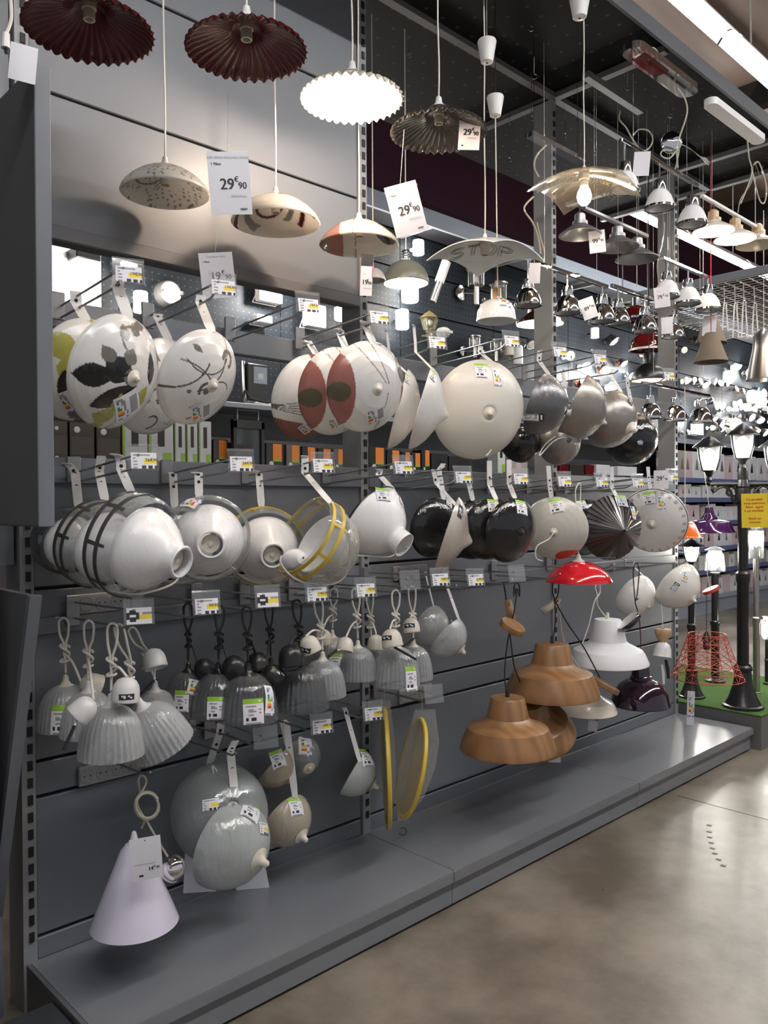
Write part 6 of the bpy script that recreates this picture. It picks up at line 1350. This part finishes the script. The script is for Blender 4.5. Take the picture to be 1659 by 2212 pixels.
for x0, x1, yt in ((460, 494, 950), (512, 546, 955), (574, 614, 958), (618, 650, 961), (652, 685, 965), (687, 718, 969), (720, 748, 970)): carton('black carton with orange label left of the middle upright', x0, x1, yt, YS+.12, zc_, random.choice([CBLK, CBLK, CGRY]), 'black cartons left of the middle upright', 'orange', .12)
for x0, x1, yt in ((797, 834, 966), (836, 866, 972), (868, 888, 976), (889, 910, 978), (911, 930, 972)): carton('black carton with orange label right of the middle upright', x0, x1, yt, YS+.05, zc_, CBLK, 'black cartons right of the middle upright', 'orange', .12)
carton('plain black carton with lamp picture right of the orange-labelled ones', 932, 968, 980, YS+.05, zc_, CBLK, None, 'print', .12); carton('dark carton with a yellow-green corner below the edge-on bowls', 970, 1014, 986, YS+.05, zc_, CBLK, None, 'print', .12)
carton('tall white and green carton at the edge of the big cream bowl', 1074, 1092, 930, YS+.05, zc_, CWHT, None, 'green', .12)
carton('grey-white carton with dark squares below the black low bowl', 1100, 1140, 984, YS+.05, zc_, CTAN, None, 'print', .12)
for i, (x0, x1, yt, mt) in enumerate(((1210, 1228, 1002, DRED), (1232, 1262, 1004, CPHO), (1266, 1284, 1004, DRED), (1288, 1318, 1004, CWHT), (1334, 1376, 1008, CWHT))): carton(['narrow red carton behind the second upright', 'brown printed carton between two red ones', 'narrow red carton left of a white one', 'white carton left of the black end bowl', 'wide white carton behind the tall hang straps'][i], x0, x1, yt, YS+.05, at(1250, 1024, YS+.05).z, mt, None, None, .12)

# ------------------------------------------------------------------ far shelving with small cartons (right)
zl = [at(1590, y, YS).z for y in (1275, 1222, 1176, 1123, 1075, 1036, 960)]
t = Thing('far_shelving', 'dark shelving with blue price strips beyond the lamp posts', 'shelving', (10.5, YS, 0))
t.part('kick', MB().box((8.25, YS+.02, 0), (15, YS+.06, zl[0]-.05)), FASC, smooth=False)
for i, z in enumerate(zl):
    t.part('shelf_board', MB().box((8.25, YS, z-.05), (15, YB, z-.01)), SHLF, smooth=False); t.part('price_strip', MB().box((8.25, YS-.012, z-.06), (15, YS, z)), FASC if i in (0, 6) else BLUSH, smooth=False)
for x in (8.25, 9.6, 10.93, 12.26, 13.6): t.part('upright', MB().box((x-.03, YB-.06, 0), (x+.03, YB, zl[6])), SHLF, smooth=False)
SN = ['bottom shelf', 'second shelf from the floor', 'third shelf from the floor', 'third shelf from the top', 'second shelf from the top', 'uppermost filled shelf']
for i in range(7-1):
    x = 8.6; j = 0
    while x < 13.2:
        w_ = random.uniform(.16, .30); h = min((zl[i+1]-zl[i]-.07)*random.uniform(.72, .97), .34); mt = random.choice([CWHT, CWHT, CTAN, CPIN, CWHT])
        c = Thing('carton', 'pale lamp carton on the %s of the far dark shelving' % SN[i], 'box', (x+w_/2, YS+.05, zl[i]), 'pale cartons on the %s of the far shelving' % SN[i])
        c.part('box', MB().rbox((x, YS+.02, zl[i]-.009), (x+w_-.012, YS+.22, zl[i]+h), .004), mt); hh = h*.28
        c.part('product_picture', MB().lathe([(hh*.5, -hh*.5), (hh*.3, hh*.2), (hh*.1, hh*.9), (.0, hh)], Matrix.Translation((x+w_*random.uniform(.3, .6), YS+.02, zl[i]+h*.45)) @ Matrix.Diagonal((1, .05, 1, 1)), 12), random.choice([PEWTER, BLKP, CPIN, BROWN]))
        x += w_+random.choice([0, 0, 0, .05]); j += 1

# ------------------------------------------------------------------ turf podium and garden lamp posts
ZP = at(1647, 1544, -.5).z; ZP = atX(1647, 1546, 4.03).z
t = Thing('turf_podium', 'grey podium topped with green artificial turf at the end of the display', 'podium', (4.6, .3, 0))
t.part('body', MB().box((4.03, -.50, 0), (5.15, 1.6, ZP-.012)), pbr('grey_podium', (.13, .13, .13), .5), smooth=False); t.part('turf', MB().rbox((4.025, -.505, ZP-.012), (5.15, 1.6, ZP), .005), TURF, smooth=False)
PLANT = [(.11, 0), (.11, .012), (.095, .016), (.075, .05), (.052, .11), (.044, .17), (.05, .175), (.05, .19), (.04, .2)]
def post(name, label, base, top_y, rpx, mat, flare=True, baseR=None, lantern=None, z=None):
    P = atZ(*base, ZP); k = m_per_px(P); r = rpx*k; zt = ZP + (base[1]-top_y)*k; t = Thing(name, label, 'lamp post', P); F = Matrix.Translation((P.x, P.y, ZP)); bR = baseR*k if baseR else r*2.6
    s = bR/.11
    if flare: t.part('foot', MB().lathe([(a*s, b*s*1.2) for a, b in PLANT], F, 40), mat)
    else: t.part('foot', MB().lathe([(bR, 0), (bR, .012), (bR*.5, .02), (r, .03)], F, 32), mat)
    h = zt-ZP; t.part('column', MB().lathe([(r*1.15, .19*s if flare else .02), (r*1.15, h*.52), (r*1.35, h*.53), (r*1.35, h*.56), (r, h*.57), (r, h)], F, 24), mat); return t, P, k, zt
def lantern_head(t, P, k, lit, wpx=26, hpx=70, mat=BLKP):
    """round-shouldered glass lantern standing on its stem at P"""
    T = Matrix.Translation(P); w_, h = wpx*k, hpx*k
    t.part('lantern_base', MB().lathe([(w_*.2, -.35*h), (w_*.3, -.3*h), (w_*.18, -.2*h), (w_*.35, -.06*h), (w_*.62, 0), (.0, .01)], T, 20), mat); t.part('lantern_glass', MB().lathe([(w_*.6, 0), (w_*.85, .35*h), (w_*.98, .72*h)], T, 24), CLEARG)
    t.part('lantern_roof', MB().lathe([(w_*1.35, .70*h), (w_*1.3, .74*h), (w_*.7, .90*h), (w_*.5, .98*h), (.0, 1.08*h)], T, 32), mat); t.part('bulb', MB().lathe([(.0, .05*h), (w_*.4, .2*h), (w_*.5, .42*h), (w_*.35, .62*h), (.0, .68*h)], T, 20), BULBC)
    for i in range(3): a = i*2*pi/3+.5; t.part('lantern_rib', MB().tube([T @ Vector((w_*.62*cos(a), w_*.62*sin(a), 0)), T @ Vector((w_*.87*cos(a), w_*.87*sin(a), .35*h)), T @ Vector((w_*1.0*cos(a), w_*1.0*sin(a), .72*h))], .006, 5), mat)
    lamp(Vector(P)+Vector((0, -.05, .35*h)), lit*.22, (1, .95, .85), .05)
t, P, k, zt = post('lamp_post', 'tall black garden lamp post with scrolled arms and three lit lanterns', (1605, 1527), 1012, 10.5, BLKP, True, 42)
zarm = ZP+(1527-1046)*k; ad = Vector((rt.x, rt.y, 0)).normalized()
for sgn in (-1, 1):
    e = Vector((P.x, P.y, zarm))+ad*(sgn*72*k); t.part('arm', MB().tube([Vector((P.x, P.y, zarm)), e], .014, 8), BLKP)
    sc = [Vector((P.x, P.y, zarm))+ad*(sgn*x*k)+Vector((0, 0, -y*k)) for x, y in ((12, 44), (22, 34), (26, 16), (38, 6), (52, 8), (62, 16), (66, 10), (62, 6))]; t.part('scroll', MB().tube(smooth_path(sc), .009, 8), BLKP)
    ring = [Vector((P.x, P.y, zarm))+ad*(sgn*(24+10*cos(a))*k)+Vector((0, 0, (-16+10*sin(a))*k)) for a in [i*.5 for i in range(14)]]; t.part('scroll_ring', MB().tube(ring, .008, 6), BLKP)
    lantern_head(t, e+Vector((0, 0, 30*k)), k, 16)
lantern_head(t, Vector((P.x, P.y, zt+22*k)), k, 12)
t.part('collar', MB().lathe([(16*k, -.03), (17*k, 0), (13*k, .05), (15*k, .06), (11*k, .1)], Matrix.Translation((P.x, P.y, zarm-26*k)), 24), BLKP)
q = at(1630, 1103, P.y-.16); kk = m_per_px(q); sg = Thing('yellow_notice', 'yellow paper notice with red writing fixed on the tall black lamp post', 'sign', q); F = facing(q, 1)
sg.part('sheet', MB().box((-26*kk, -37*kk, -.002), (26*kk, 37*kk, 0), YEL, F), smooth=False); m = MB(); RI = pbr('red_ink', (.5, .08, .02), .6)
for s, y in (('Ce produit', 24), ('vous intéresse', 16), ('faites  appel', 8), ('à un vendeur.', 0), ('Stock en', -17), ('réserve', -25)): put_text(m, s, F, 0, y*kk, 7.2*kk, .001, RI, .0006)
sg.part('writing', m, smooth=False)
sg.part('tie', MB().tube([F @ Vector((0, 30*kk, -.001)), Vector((P.x, P.y, (F @ Vector((0, 30*kk, 0))).z))], .003, 6), BLKP)
t, P, k, zt = post('lamp_post', 'black garden lamp post left, lit lantern hidden behind the cream bowls', (1494, 1505), 1226, 7, BLKP, True, 28); lantern_head(t, Vector((P.x, P.y, zt+14*k)), k, 12, 20, 46)
t, P, k, zt = post('lamp_post', 'black garden post with clear glass lantern, between the other two black posts', (1545, 1472), 1240, 7.5, BLKP, False, 21); T = Matrix.Translation((P.x, P.y, zt))
t.part('collar', MB().lathe([(9*k, 0), (10*k, 4*k), (.0, 5*k)], T, 20), STEEL); t.part('glass', MB().lathe([(20*k, 6*k), (21*k, 12*k), (18*k, 42*k), (12*k, 52*k)], T, 28), CLEARG); t.part('top', MB().lathe([(22*k, 52*k), (10*k, 58*k), (.0, 60*k)], T, 24), PEWTER); t.part('bulb', MB().lathe([(.0, 10*k), (9*k, 18*k), (12*k, 30*k), (6*k, 42*k), (.0, 44*k)], T, 20), BULBC); lamp(Vector((P.x, P.y-.05, zt+26*k)), 2, (1, .95, .88), .05)
t, P, k, zt = post('bollard_lamp', 'slim brushed steel bollard lamp right of the tall black post, lit', (1634, 1498), 1206, 6, STEEL, False, 9); T = Matrix.Translation((P.x, P.y, zt))
t.part('glass', MB().lathe([(14*k, 0), (15*k, 6*k), (15*k, 60*k)], T, 28), CLEARG); t.part('lid', MB().lathe([(16*k, 60*k), (15*k, 66*k), (.0, 68*k)], T, 24), STEEL); t.part('bulb', MB().lathe([(.0, 24*k), (10*k, 32*k), (13*k, 44*k), (8*k, 58*k), (.0, 60*k)], T, 20), BULBC); lamp(Vector((P.x, P.y-.05, zt+42*k)), 2, (1, .95, .88), .05)
t, P, k, zt = post('bollard_lamp', 'low dark bollard lamp cut by the right edge of the frame, lit', (1657, 1478), 1382, 4, BLKP, False, 8); T = Matrix.Translation((P.x, P.y, zt))
t.part('glass', MB().lathe([(8*k, 0), (12*k, 10*k), (12*k, 44*k)], T, 24), CLEARG); t.part('lid', MB().lathe([(13*k, 44*k), (10*k, 50*k), (.0, 51*k)], T, 24), STEEL); t.part('bulb', MB().lathe([(.0, 8*k), (8*k, 16*k), (8*k, 30*k), (.0, 40*k)], T, 20), BULBC); lamp(Vector((P.x, P.y-.05, zt+22*k)), 1.2, (1, .92, .8), .05)
# scuff on the floor
m = MB()
for x, y in ((1530, 1782), (1530, 1796), (1531, 1808), (1534, 1820), (1537, 1832), (1542, 1843), (1550, 1856), (1560, 1869)):
    p = atZ(x, y, .0008); m.box((p.x-.008, p.y-.014, .0004), (p.x+.008, p.y+.006, .0012))
o = struct('trim_4', m, pbr('scuff_mark', (.07, .05, .04), .5), 'curved row of dark scuff marks on the concrete floor')
